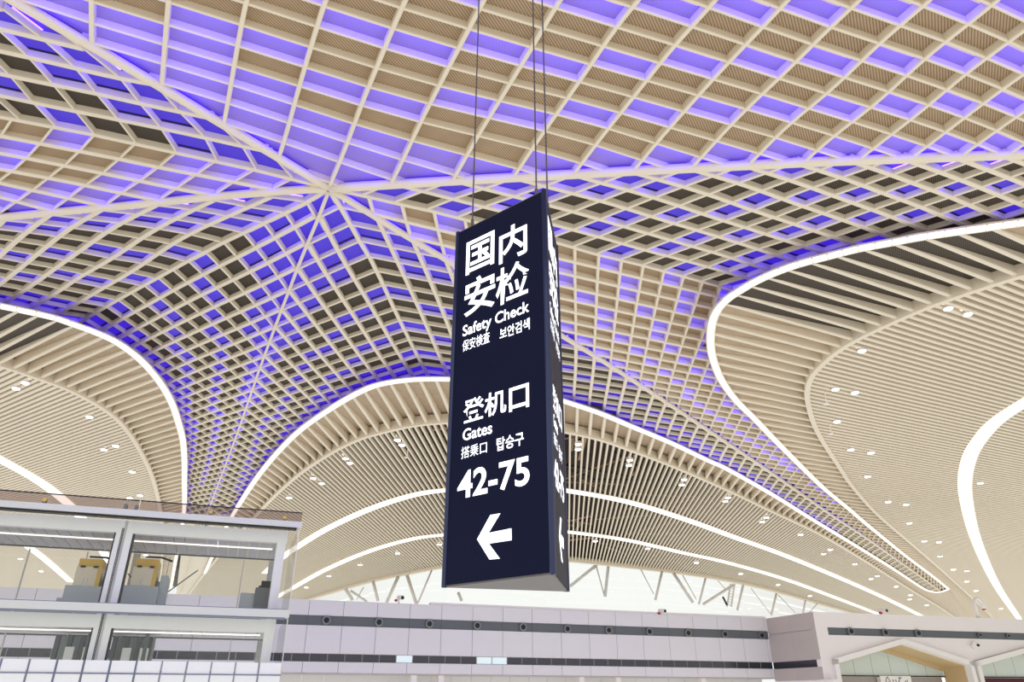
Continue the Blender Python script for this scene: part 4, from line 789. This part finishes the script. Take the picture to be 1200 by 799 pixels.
# ------------------------------------------------------------------ back wall
M['clad'] = mat('pale_grey_cladding', (.75, .73, .725), .45, noise=.05, nscale=.4)
M['cladw'] = mat('warm_white_cladding', (.86, .81, .775), .45, noise=.05, nscale=.4)
M['cladb'] = mat('taupe_cladding', (.50, .44, .41), .5, noise=.05, nscale=.4)
M['joint'] = mat('dark_joint', (.30, .29, .29), .8)
M['bandg'] = mat('grey_band', (.12, .135, .14), .4, noise=.12, nscale=.5)
M['bandd'] = mat('dark_window_glass', (.035, .036, .045), .15, spec=.6)
M['bandlit'] = emit('lit_office_window', (.75, .88, .9), .55, (.4, .45, .45))
M['black'] = mat('black', (.012, .012, .013), .5)
M['nozzle'] = mat('nozzle_metal', (.22, .22, .23), .35, .5)
def wall_pl(a, d): return Plane(a, Vector((d[1], -d[0], 0)))
class VW:   # a vertical wall: origin, direction, outward normal towards the camera
    def __init__(s, a, b):
        s.a = Vector((a[0], a[1], 0)); e = Vector((b[0], b[1], 0)) - s.a; s.L = e.length; s.t = e / s.L
        s.n = Vector((s.t.y, -s.t.x, 0))
        if s.n.dot(s.a - Vector((0, 0, 0))) > 0: s.n = -s.n
    def p(s, u, z, q=0): return s.a + s.t * u + s.n * q + Vector((0, 0, z))
    def at(s, x, y, q=0):   # pixel -> (u, z)
        r = Plane(s.a + s.n * q, s.n).at(x, y); return (r - s.a).dot(s.t), r.z
    def box(s, mb, u0, u1, z0, z1, q0, q1):
        mb.box8([s.p(u0, z0, q1), s.p(u1, z0, q1), s.p(u1, z0, q0), s.p(u0, z0, q0), s.p(u0, z1, q1), s.p(u1, z1, q1), s.p(u1, z1, q0), s.p(u0, z1, q0)])
    def poly(s, mb, pts, q0, q1):
        mb.prism([s.p(u, z, q0) for u, z in pts], s.n * (q1 - q0))
    def part(s, name, m, parent, u0, u1, z0, z1, q0, q1):
        mb = MB(); s.box(mb, u0, u1, z0, z1, q0, q1); o = mb.build(name, m, parent); fix_normals(o); return o
tl = ray(345, 702); tl = tl * (45 / tl.y); d1 = Vector((.937, .347)).normalized()
WA = (tl.x, 45.0)
c1 = (18.6, 56.6); c2 = (20.3, 52.0); c3 = (44.5, 59.2)
d1 = Vector((c1[0] - WA[0], c1[1] - WA[1])).normalized()
WL0 = (WA[0] - d1.x * 34, WA[1] - d1.y * 34)
W = VW(WL0, c1)
zpx = lambda y: CAM_Z + (lambda r: r.z / r.y * 45.0)(ray(345, y))
zt, zb1, zb2, zw1, zw2, zf = [zpx(y) for y in (701.5, 720, 731.5, 765, 774.5, 788)]
ZF = CAM_Z - 4.0
wall = empty('wall_back', 'long pale grey wall with two dark horizontal bands below the clerestory', None, None, 'structure')
W.part('wall_core', M['joint'], wall, 0, W.L, zf, zt - .05, -.6, -.05)
pit = 2.02; off = (W.at(362.5, 710)[0]) % pit
us = [0] + [off + pit * i for i in range(int((W.L - off) / pit) + 1)] + [W.L]
us = sorted(set(round(u, 3) for u in us))
for u0, u1 in zip(us, us[1:]):
    if u1 - u0 < .1: continue
    for za, zb in ((zb1, zt), (zw1, zb2), (zf, zw2)):
        W.part('cladding_panel', M['clad'], wall, u0 + .012, u1 - .012, min(za, zb) + .01, max(za, zb) - .01, -.05, .03)
    W.part('grey_band_panel', M['bandg'], wall, u0 + .008, u1 - .008, zb2 + .01, zb1 - .01, -.05, -.02)
nw = int(W.L / 1.0); lits = [W.at(468, 770)[0], W.at(474, 770)[0], W.at(561, 772)[0], W.at(575, 772)[0], W.at(590, 772)[0]]
for i in range(nw):
    u0, u1 = i * W.L / nw, (i + 1) * W.L / nw
    on = any(u0 <= q < u1 for q in lits)
    W.part('window_pane', M['bandlit' if on else 'bandd'], wall, u0 + .03, u1 - .03, zw2 + .02, zw1 - .02, -.05, -.03)
W.part('wall_soffit', M['cladb'], wall, 0, W.L, zf - .06, zf, -1.6, 0)
# recessed lower front with grey boards and white columns
low = W
for i in range(int(W.L / 1.3) + 1):
    W.part('recessed_board', M['clad'], wall, i * 1.3 + .012, i * 1.3 + 1.288, ZF, zf - .06, -1.7, -1.6)
for x in (486, 518, 683, 726, 826):
    u = W.at(x, 793)[0]; W.part('column', M['cladw'], wall, u - .17, u + .17, ZF, zf - .06, -.6, -.15)
mb = MB(); W.box(mb, W.at(505, 706)[0], W.L, zt, zt + .14, -.5, -.05); o = mb.build('wall_coping', M['white'], wall)
# angled return and right wall
W2 = VW(c1, c2); W3 = VW(c2, c3)
ret = empty('wall_return', 'taupe angled return wall between the grey wall and the gabled shop front', None, None, 'structure')
zr = CAM_Z + 5.32
W2.n = -Vector((W2.t.y, -W2.t.x, 0)) if (Vector((W2.t.y, -W2.t.x, 0))).x > 0 else Vector((W2.t.y, -W2.t.x, 0))
zl1, zl2 = zw1 - .02, zw2 - .02
for k, (za, zb) in enumerate(((zl1, zl1 + 1.85), (zl1 + 1.85, zr), (zf - .2, zl2))):
    for u0, u1 in ((0, W2.L * .5), (W2.L * .5, W2.L)):
        W2.part('cladding_panel', M['cladb'], ret, u0 + (.01 if u0 else 0), u1, za + .01, zb - .01, -.4, 0)
W2.part('dark_band', M['bandd'], ret, 0, W2.L, zl2, zl1, -.4, -.05)
W2.part('lower_cladding', M['cladw'], ret, 0, W2.L + .7, ZF, zf - .2, -.5, -.02)
rw = empty('wall_right', 'white wall at lower right with a grey nozzle band above two gabled shop portals', None, None, 'structure')
zg1 = W3.at(1100, 738.7)[1]; zg2 = W3.at(1100, 747.2)[1]
u_b = W3.at(970, 738)[0]
W3.part('upper_fascia', M['cladw'], rw, 0, W3.L, zg1, zr, -.5, 0)
W3.part('fascia_end', M['cladw'], rw, 0, u_b, zg2, zg1, -.5, 0)
W3.part('grey_band_panel', M['bandg'], rw, u_b, W3.L, zg2, zg1, -.5, -.06)
# wall field around the gables
pk1 = W3.at(1056, 748); ft1 = W3.at(975, 774); ft2 = W3.at(1137, 773); pk2 = W3.at(1222, 749); ftz = (ft1[1] + ft2[1]) / 2
pkz = pk1[1]
# field between the band and the gable outlines, in convex pieces
u0 = 0
for pts in (((0, zg2), (pk1[0], zg2), (pk1[0], pkz), (ft1[0], ftz), (0, ftz)), ((pk1[0], zg2), (ft2[0] + .1, zg2), (ft2[0] + .1, ftz), (pk1[0], pkz)),
            ((ft2[0] + .1, zg2), (pk2[0], zg2), (pk2[0], pkz), (ft2[0] + .1, ftz)), ((pk2[0], zg2), (W3.L, zg2), (W3.L, ftz + .2), (pk2[0], pkz))):
    mb = MB(); W3.poly(mb, pts, -.45, 0); o = mb.build('wall_field', M['cladw'], rw); fix_normals(o)
W3.part('side_pier', M['cladw'], rw, 0, ft1[0], ZF, ftz, -.45, 0)
M['soffit_tan'] = mat('ochre_soffit', (.62, .46, .24), .5, noise=.1)
M['green_glass'] = mat('pale_green_back_painted_glass', (.60, .68, .62), .12, noise=.05)
M['shutter'] = mat('grey_brown_shutter', (.42, .36, .31), .6, noise=.15, nscale=4)
def gable(ul, up_, ur, n, label, signed):
    g = empty('shop_portal', label, 'shop front', 'gabled shop portals')
    th = .34
    for a, b in (((ul, ftz), (up_, pkz)), ((up_, pkz), (ur, ftz))):
        mb = MB(); W3.poly(mb, (a, b, (b[0], b[1] - th), (a[0], a[1] - th)), -.3, .22); o = mb.build('gable_frame', M['white'], g); fix_normals(o)
        mb = MB(); W3.poly(mb, ((a[0], a[1] - th), (b[0], b[1] - th), (b[0], b[1] - th - .06), (a[0], a[1] - th - .06)), -2.2, -.3); o = mb.build('soffit', M['soffit_tan'], g); fix_normals(o)
    for a, b in (((ul, ftz), (up_, pkz)), ((up_, pkz), (ur, ftz))):
        mb = MB(); W3.poly(mb, ((a[0], a[1] - th - .05), (b[0], b[1] - th - .05), (b[0], b[1] - th - .34), (a[0], a[1] - th - .34)), -2.19, -2.05); o = mb.build('ochre_fascia', M['soffit_tan'], g); fix_normals(o)
    for u, s in ((ul, 1), (ur, -1)):
        mb = MB(); W3.box(mb, min(u, u + s * .34), max(u, u + s * .34), ZF, ftz, -.3, .22); o = mb.build('portal_post', M['white'], g); fix_normals(o)
        mb = MB(); W3.box(mb, min(u + s * .34, u + s * .40), max(u + s * .34, u + s * .40), ZF, ftz - .3, -2.2, -.3); o = mb.build('reveal', M['soffit_tan'], g); fix_normals(o)
    zs = W3.at(1060, 791.7, -2.2)[1]; k = 7
    for i in range(k):
        a = ul + .4 + (ur - ul - .8) * i / k; b = ul + .4 + (ur - ul - .8) * (i + 1) / k
        hz = lambda u: pkz - abs(u - up_) / ((ur - ul) / 2) * (pkz - ftz) - .4
        pts = [(a + .02, zs), (b - .02, zs), (b - .02, hz(b))] + ([(up_, hz(up_))] if a < up_ < b else []) + [(a + .02, hz(a))]
        mb = MB(); W3.poly(mb, pts, -2.3, -2.2); o = mb.build('green_glass_panel', M['green_glass'], g); fix_normals(o)
    mb = MB(); W3.box(mb, ul + .4, ur - .4, zs - .08, zs, -2.25, -2.1); o = mb.build('shop_lintel', M['black'], g); fix_normals(o)
    mb = MB(); W3.box(mb, ul + .4, ur - .4, ZF, zs - .08, -2.6, -2.5); o = mb.build('shutter', M['shutter' if signed else 'maroon'], g); fix_normals(o)
    return zs
M['maroon'] = mat('dark_red_shop_interior', (.09, .015, .02), .6)
zs = gable(ft1[0], pk1[0], ft2[0], 1, 'white gabled shop portal with pale green glass and a small white sign', True)
gable(ft2[0] + .25, pk2[0], pk2[0] * 2 - ft2[0] - .25, 2, 'white gabled shop portal cut off by the right edge', False)
# small white shop sign, its marks cut off by the frame
ss = empty('shop_sign', 'small white sign with black marks and a drop-shaped logo in the gabled portal', 'sign')
ua, ub = W3.at(1031, 795, -2.1)[0], W3.at(1067, 795, -2.1)[0]; zh = ub - ua
mb = MB(); W3.box(mb, ua, ub, zs - .75, zs - .02, -2.4, -2.05); o = mb.build('sign_board', M['white'], ss); fix_normals(o)
def stroke(pts, wdt, m=M['black'], name='mark'):
    mb = MB()
    for a, b in zip(pts, pts[1:]):
        A = W3.p(ua + (ub - ua) * a[0], zs - .02 - .6 * a[1], -2.045); B = W3.p(ua + (ub - ua) * b[0], zs - .02 - .6 * b[1], -2.045)
        mb.bar(A, B, .01, wdt, (B - A).cross(W3.n))
    mb.build(name, m, ss)
M['redmark'] = mat('red_mark', (.4, .02, .03), .5)
stroke([(.23, .1), (.17, .45), (.16, .75), (.22, .98), (.3, .75), (.29, .45), (.23, .1)], .045, name='drop_logo')
stroke([(.23, .6), (.25, .85)], .09, M['redmark'], 'drop_centre')
stroke([(.38, .4), (.42, .62)], .05); stroke([(.47, .4), (.51, .65)], .05)
stroke([(.58, .25), (.70, .18)], .04); stroke([(.63, .05), (.63, .35), (.57, .6), (.68, .85)], .04)
stroke([(.80, .5), (.80, .9)], .06); stroke([(.86, .4), (.84, .9)], .05)

# jet nozzles in the grey bands
def nozzle(V, x, y, r, lab):
    u, z = V.at(x, y, .02); g = empty('jet_nozzle', lab, 'vent', 'round air nozzles in the grey wall bands')
    a = V.p(u, z, -.018); mb = MB(); mb.tube(a, V.p(u, z, .12), r, 18, r * .92); mb.build('flange', M['nozzle'], g, False)
    mb = MB(); mb.tube(V.p(u, z, .10), V.p(u, z, .17), r * .62, 16, r * .5); mb.build('throat', M['black'], g)
xs = [(382.5, 726.7), (444, 729), (503, 731), (559, 733), (612.7, 734.7), (664.6, 736.8), (713, 738.4), (760.6, 740), (806, 741.7), (849, 743), (892, 744.5)]
ORD = ['first', 'second', 'third', 'fourth', 'fifth', 'sixth', 'seventh', 'eighth', 'ninth', 'tenth', 'eleventh']
for i, (x, y) in enumerate(xs): nozzle(W, x, (lambda r: 0)(0) or y, .27, '%s round black air nozzle from the left in the long grey wall band' % ORD[i])
for i, (x, y) in enumerate([(996.7, 739.6), (1037, 741), (1075.5, 741.9), (1147.5, 744), (1181, 745)]): nozzle(W3, x, y, .27 if i < 3 else .16, '%s air nozzle from the left in the band above the gables' % ORD[i])
# little cameras on the wall heads and a bent white pipe with a camera
def wall_camera(V, x, y, lab):
    u, z = V.at(x, y); g = empty('security_camera', lab, 'camera', 'small cameras on the wall heads')
    mb = MB(); V.box(mb, u - .05, u + .05, z - .35, z + .12, -.2, -.1); mb.build('bracket', M['white'], g)
    mb = MB(); mb.tube(V.p(u + .02, z + .08, -.3), V.p(u + .14, z + .02, .25), .13, 10); mb.build('camera_body', M['white'], g)
    mb = MB(); mb.tube(V.p(u + .13, z + .022, .22), V.p(u + .15, z + .01, .3), .1, 10); mb.build('camera_lens', M['black'], g)
    mb = MB(); mb.tube(V.p(u - .22, z - .12, -.05), V.p(u - .2, z - .14, .12), .08, 8); mb.build('red_lamp', M['redmark'], g)
wall_camera(W, 468, 701, 'small white camera on the grey wall head near the lift')
wall_camera(W, 775, 716.5, 'small white camera on the grey wall head right of the sign')
wall_camera(W3, 1034, 716, 'small white camera on the right wall head above the gable')
g = empty('camera_mast', 'white hook-shaped pipe with a hanging camera on the right wall head', 'camera')
u, z = W3.at(1150, 724); uu, zz2 = W3.at(1150, 706); r = .38
pts = [W3.p(u, z - .1, -.25), W3.p(u - .03, zz2 - .3, -.25)] + [W3.p(u - .03 + r - r * math.cos(a), zz2 - .3 + r * math.sin(a) * 1.2 + .15, -.25) for a in [math.pi * k / 8 for k in range(9)]]
mb = MB(); mb.sweep(pts, [(.13 * math.cos(a), .13 * math.sin(a)) for a in [2 * math.pi * k / 10 for k in range(10)]], W3.n); mb.build('bent_pipe', M['white'], g, True)
e = pts[-1]; mb = MB(); mb.tube(e + Vector((0, 0, .05)), e - Vector((0, 0, .25)), .2, 12, .16); mb.build('camera_housing', M['white'], g)
mb = MB(); mb.tube(e - Vector((0, 0, .25)), e - Vector((0, 0, .33)), .12, 12); mb.build('camera_dome', M['redmark'], g)
g = empty('wall_speaker', 'small round grey horn fixture on the wall between the two gables', 'speaker')
u, z = W3.at(1140, 757); mb = MB(); mb.tube(W3.p(u, z, 0), W3.p(u, z, .25), .2, 12, .26); mb.build('horn', M['cladw'], g)
mb = MB(); mb.tube(W3.p(u + .18, z + .05, .1), W3.p(u + .2, z + .05, .34), .09, 10); mb.build('driver', M['black'], g)

# ------------------------------------------------------------------ clerestory
M['clearglass'] = glass('clerestory_glass', (.97, .985, .98), .02)
cw = empty('window_1', 'bright clerestory glazing under the edge of the central canopy', None, None, 'structure')
edge = [BASE.at(*p) for p in CE[::2]]
for a, b in zip(edge, edge[1:]):
    mb = MB(); out = Vector((0, .5, 0)); mb.prism([a + out - Vector((0, 0, 14.5)), b + out - Vector((0, 0, 14.5)), b + out - Vector((0, 0, .1)), a + out - Vector((0, 0, .1))], (0, .03, 0))
    o = mb.build('glass_pane', M['clearglass'], cw); fix_normals(o)
M['strut'] = mat('white_strut', (.66, .63, .58), .5)
tr = empty('clerestory_truss', 'pale slanted steel struts standing before the bright clerestory', 'truss')
CP_ = Plane((0, 100, 0), (0, 1, 0))
ST = [(700, 661, 668, 687, .2), (713, 662, 709, 699, .2), (699, 664, 708, 697, .09), (751, 667, 766, 696, .07), (776, 669, 768, 703, .17), (789, 671, 812, 706, .2), (800, 674, 816, 702, .07),
      (827, 677, 819, 708, .14), (860, 685, 824, 708, .17), (841, 680, 850, 690, .06), (871, 685, 864, 715, .15), (880, 689, 905, 722, .05), (910, 695, 904, 720, .14), (912, 697, 932, 718, .06), (944, 703, 941, 718, .12), (958, 707, 948, 718, .07),
      (437, 681, 443, 704, .2), (467, 675, 453, 706, .22), (477, 674, 488, 708, .22), (506, 668, 490, 706, .12), (405, 690, 413, 703, .22), (411, 692, 430, 705, .14), (426, 688, 418, 702, .08), (537, 694, 541, 704, .2)]
for x0, y0, x1, y1, r in ST:
    mb = MB(); mb.tube(CP_.at(x0, y0), CP_.at(x1, y1), r, 8); mb.build('strut', M['strut'], tr, True)
lm = empty('lattice_mast', 'small lattice mast leaning in the clerestory right of the sign', 'mast')
for dx in (0, 5):
    mb = MB(); mb.tube(CP_.at(856 + dx, 684), CP_.at(852 + dx, 711), .1, 6); mb.build('mast_leg', M['strut'], lm)
for k in range(8):
    y = 685 + k * 3.2; mb = MB(); mb.tube(CP_.at(856 - k * .5, y), CP_.at(861 - k * .5, y + 2.6), .05, 5); mb.build('lacing', M['strut'], lm)
mb = MB(); mb.bar(CP_.at(847, 699), CP_.at(852, 709), .2, .2, (0, 0, 1)); mb.build('mast_arm', M['black'], lm)
# ------------------------------------------------------------------ glass lift enclosure
M['liftgrey'] = mat('light_grey_steel', (.70, .71, .66), .4, .1, noise=.04)
M['liftwhite'] = mat('white_steel_frame', (.90, .895, .86), .4, noise=.04)
M['liftdark'] = mat('dark_steel_shaft', (.16, .175, .18), .4, .2, noise=.15)
M['lilac'] = mat('lilac_grey_soffit', (.50, .48, .49), .45, noise=.06)
M['liftglass'] = glass('lift_glass', (.978, .982, .98), .02)
M['tint'] = glass('tinted_parapet_glass', (.74, .68, .68), .05)
M['gold'] = mat('ochre_lift_panel', (.72, .47, .10), .45, noise=.15, nscale=3)
M['goldpale'] = mat('pale_lift_panel', (.75, .68, .52), .45)
M['slate'] = mat('grey_lift_base', (.46, .51, .52), .5, noise=.08)
M['whitepanel'] = mat('white_panel_and_reflection', (.92, .93, .90), .2, noise=.04)
M['bluegrey'] = mat('blue_grey_mullion', (.20, .22, .33), .4)
r0 = ray(352, 612); r0 = r0 * (26.0 / r0.y)
dE = Vector((.94, .341, 0)).normalized(); ec = Vector((r0.x, r0.y, 0))
EV = VW((ec.x - dE.x * 17, ec.y - dE.y * 17), (ec.x, ec.y))
LE = EV.L; zz_ = lambda x, y, q=0: EV.at(x, y, q)
lift = empty('glass_lift', 'large glass and grey steel lift enclosure at the lower left with two levels', 'lift')
ztop = CAM_Z + r0.z; zmid = EV.at(340, 719)[1]; zbot = CAM_Z - 4.0
zpar = EV.at(352, 603)[1] + .05
def ebox(name, m, u0, u1, z0, z1, q0, q1, parent=lift):   # a box part in lift coordinates
    mb = MB(); EV.box(mb, u0, u1, z0, z1, q0, q1); o = mb.build(name, m, parent); fix_normals(o); return o
bay = LE - zz_(148, 660)[0]
um = LE - bay; cols = [um - bay, um, LE]
hr = .2
# parapet glass, rails
for a, b in ((um - bay * 1.4, um), (um, LE + .05)):
    ebox('parapet_glass', M['tint'], a + .02, b - .02, ztop, zpar, -.02, .01)
    ebox('parapet_edge', M['black'], a + .02, b - .02, zpar, zpar + .03, -.03, .02)
ebox('top_rail', M['liftgrey'], 0, LE + .06, ztop - hr, ztop, -.35, .10)
ebox('top_rail_gasket', M['black'], 0, LE - .1, ztop - hr - .05, ztop - hr, -.3, .02)
ebox('middle_rail', M['liftgrey'], 0, LE + .02, zmid - .13, zmid + .11, -.35, .10)
ebox('middle_rail_gasket', M['bluegrey'], 0, LE - .1, zmid - .165, zmid - .13, -.3, .03)
ebox('middle_rail_gasket', M['bluegrey'], 0, LE - .1, zmid + .11, zmid + .135, -.3, .03)
for x in (50, 147, 160, 248, 335):
    u = zz_(x, 596)[0]; z = ztop
    o = ebox('glass_clamp', M['liftdark'], u - .05, u + .05, z, z + .09, -.06, .07)
    mb = MB(); mb.tube(EV.p(u, z + .12, .08), EV.p(u, z + .12, -.08), .06, 10); mb.build('clamp_disc', M['gold'] if x in (50, 248, 335) else M['liftdark'], lift)
# frame
QF = -.55
hb = .40
ebox('frame_beam', M['liftwhite'], 0, LE - .34, ztop - hr - .05 - hb, ztop - hr - .05, QF - .25, QF)
ebox('frame_beam', M['liftwhite'], 0, LE - .34, zmid - .16 - hb, zmid - .16, QF - .25, QF)
pw = .30
uq = lambda x, y: EV.at(x, y, QF)[0]
posts = [uq(328, 650), uq(148.5, 640) - .05, uq(139.5, 640) - .03, uq(148.5, 640) - bay - .1, uq(139.5, 640) - bay - .1]
for u in posts:
    ebox('frame_post', M['liftwhite'], u - pw / 2, u + pw / 2, zbot, ztop - hr - .05, QF - .3, QF + .01)
for u in (posts[1] - .17, posts[2] + .0):
    ebox('post_joint', M['black'], u - .012 + .02, u + .012 + .02, zbot, ztop - hr - .3, QF + .01, QF + .02)
ebox('post_edge', M['black'], posts[2] - pw / 2 - .05, posts[2] - pw / 2, zbot, ztop - hr - hb, QF - .3, QF - .02)
ebox('post_edge', M['black'], posts[1] + pw / 2, posts[1] + pw / 2 + .05, zbot, ztop - hr - hb, QF - .3, QF - .02)
# soffit boards of both levels
QB = -4.3
for zs_, nm in ((ztop - hr - .05 - hb + .02, 'soffit_board'), (zmid - .16 - hb + .02, 'soffit_board')):
    n = 44
    for i in range(n):
        a = LE - .5 - (i + 1) * .36; 
        ebox(nm, M['lilac'], a + .012, a + .36 - .012, zs_, zs_ + .06, QB, QF - .25)
    ebox('linear_lamp', M['strip'], 0, LE - .75, zs_ - .04, zs_, -2.0, -1.93)
    ebox('soffit_edge', M['liftdark'], 0, LE - .5, zs_ - .04, zs_, QB - .1, QB)
# rear frame
for u in (LE - .6, um - .25, um - bay):
    ebox('rear_post', M['liftgrey'], u - .12, u + .12, zbot, ztop - .7, QB - .2, QB)
ebox('side_post', M['liftgrey'], LE - .62, LE - .34, zbot, ztop - .5, -2.4, -2.1)
# outer glass
for a, b in ((um - bay, um), (um, LE - .02)):
    for z0, z1 in ((zmid + .14, ztop - hr), (zbot, zmid - .17)):
        ebox('glass_pane', M['liftglass'], a + .01, b - .01, z0, z1, -.02, 0)
for z0, z1 in ((zmid + .14, ztop - hr), (zbot, zmid - .17)):
    ebox('side_glass', M['liftglass'], LE - .03, LE - .01, z0, z1, QB, -.03)
    ebox('rear_glass', M['liftglass'], 0, LE - .05, z0, z1, QB - .03, QB)
    ebox('corner_bead', M['liftgrey'], LE - .02, LE + .01, z0, z1, -.04, .02)
for x in (98, 196, 284, 28):
    u = EV.at(x, 670, QB)[0]; ebox('glass_fin', M['liftgrey'], u - .015, u + .015, zbot, ztop - .75, QB - .02, QB + .12)
# tie rods of the upper bay
for (x0, y0, x1, y1) in ((150, 672, 178, 707), (178, 707, 232, 668)):
    a = EV.at(x0, y0, -3.4); b = EV.at(x1, y1, -3.4); mb = MB(); mb.tube(EV.p(a[0], a[1], -3.4), EV.p(b[0], b[1], -3.4), .022, 6); mb.build('tie_rod', M['liftdark'], lift)
# two lift cars rising behind the glass
def car(xa, xb, lab, q=-2.2):
    g = empty('lift_car', lab, 'lift car', 'lift cars inside the glass enclosure')
    u0, zt_ = EV.at(xa, 654, q); u1 = EV.at(xb, 654, q)[0]; zb_ = EV.at(xa, 690, q)[1]; zl = EV.at(xa, 706, q)[1]
    z1 = zt_ - (zt_ - zb_) * .27
    ebox('header_panel', M['gold'], u0, u1, z1, zt_, q - 1.2, q, g)
    fr_ = ebox('car_front', M['goldpale'], u0 - .03, u1 + .02, zb_, z1, q - 1.2, q + .02, g)
    o = ebox('side_stile', M['gold'], u1 - .1, u1 + .03, zb_, z1, q - .1, q + .04, g)
    for k in (0, 1):
        uu = u0 + (u1 - u0) * (.12 if k == 0 else .66); ebox('header_bracket', M['black'], uu, uu + (u1 - u0) * .2, z1 - .03, z1 + .03, q, q + .08, fr_)
    for k in (.28, .45):
        uu = u0 + (u1 - u0) * k; ebox('call_plate', M['liftgrey'], uu, uu + .05, zb_ + .12, zb_ + .34, q + .02, q + .05, fr_)
    ebox('car_base', M['slate'], u0 - .22, u1 + .18, zl, zb_ + .1, q - 1.4, q + .1, g)
    ebox('base_ledge', M['slate'], u0 - .36, u1 + .18, zl - .2, zl + .12, q - 1.4, q + .16, g)
    mb = MB(); P = [EV.p(u0 + .3, zt_ + .05, q + .1), EV.p(u1 + .1, zt_ + .05, q + .1), EV.p(u1 + .45, zt_ - .06, q + .1)]
    for a, b in zip(P, P[1:]): mb.tube(a, b, .035, 8)
    mb.build('guard_rail', M['black'], g)
    ebox('guide_rail', M['liftdark'], u1 + .05, u1 + .16, zbot, zb_ + .3, q - .4, q - .2, g)
    ebox('side_skirt', M['slate'], u1 + .16, u1 + .4, zl - .1, zb_ + .5, q - 1.2, q - .1, g)
    # shaft below
    for k in range(4):
        uu = u0 - .2 + (u1 - u0 + .4) * k / 3; ebox('shaft_rail', M['liftdark'], uu - .07, uu + .07, zbot, zmid - .65, q - 1.0, q - .8, g)
    ebox('shaft_back', M['slate'], u0 - .2, u1 + .3, zbot, zmid - .62, q - 1.5, q - 1.4, g)
    for k in (0, 1):
        uu = u0 + .1 + k * .55; ebox('white_panel', M['whitepanel'], uu, uu + .28, zmid - 1.75, zmid - 1.0, q - .78, q - .74, g)
car(94, 122, 'ochre-topped lift car left of the double white post')
car(160, 187, 'ochre-topped lift car right of the double white post')
g = empty('lift_machine', 'dark grey machine cabinet by the right corner of the glass lift', 'machine')
q = -2.6; u0, z1 = EV.at(300, 688, q); u1, z0 = EV.at(317, 716, q)
ebox('cabinet', M['liftdark'], u0, u1, z0 - .1, z1, q - .8, q, g)
ebox('cap', M['black'], u0 + .1, u1 - .02, z1, z1 + .08, q - .7, q - .1, g); ebox('neck', M['black'], u0 + .18, u1 - .12, z1 + .08, z1 + .28, q - .5, q - .3, g)
ebox('sloping_cheek', M['slate'], u0 - .5, u0, z0 - .1, z1 - .2, q - .8, q - .1, g)
# white panels and thin lines painting bright windows reflected in the lift glass
refl = empty('balustrade', 'bright white frosted balustrade along the foot of the glass lift', 'balustrade')
zbt = EV.at(330, 777)[1]; n = 26
for i in range(n):
    a = LE - (i + 1) * .72
    ebox('reflected_pane', M['whitepanel'], a + .03, a + .69, zbt - .34, zbt, .14, .18, refl)
    ebox('lower_panel', M['whitepanel'], a + .03, a + .69, zbot, zbt - .38, .14, .18, refl)
    ebox('reflected_mullion', M['bluegrey'], a - .012, a + .012, zbot, zbt + .01, .12, .2, refl)
ebox('reflected_rail', M['bluegrey'], LE - n * .72, LE, zbt - .375, zbt - .345, .12, .21, refl)
# ------------------------------------------------------------------ put origins where the things are
def finish():
    shared = {}
    for o in bpy.data.objects:
        if o.type == 'MESH': shared[o.data] = shared.get(o.data, 0) + 1
    def bbox(o):
        n = len(o.data.vertices)
        if not n: return None
        a = np.empty(n * 3, dtype=np.float32); o.data.vertices.foreach_get('co', a); a = a.reshape(-1, 3)
        return a.min(0), a.max(0)
    kids = {}
    for o in bpy.data.objects:
        if o.parent: kids.setdefault(o.parent, []).append(o)
    plain = [o for o in bpy.data.objects if o.type in ('MESH', 'EMPTY') and o.parent is None and o.location.length < 1e-9 and o.rotation_euler.to_quaternion().angle < 1e-6]
    def world_bbox(o):
        bs = []
        if o.type == 'MESH': bs.append(bbox(o))
        for c in kids.get(o, []): bs.append(world_bbox(c))
        bs = [b for b in bs if b is not None]
        if not bs: return None
        return np.min([b[0] for b in bs], 0), np.max([b[1] for b in bs], 0)
    def rec(o, parent_loc):
        b = world_bbox(o)
        if b is None: return
        c = Vector(((b[0][0] + b[1][0]) / 2, (b[0][1] + b[1][1]) / 2, b[0][2])) if o.parent is None else Vector(((b[0] + b[1]) / 2).tolist())
        if o.type == 'MESH':
            if shared[o.data] > 1: c = parent_loc
            else: o.data.transform(Matrix.Translation(-c))
        for k in kids.get(o, []): rec(k, c)
        o.location = c - parent_loc
    for o in plain: rec(o, Vector((0, 0, 0)))
finish()
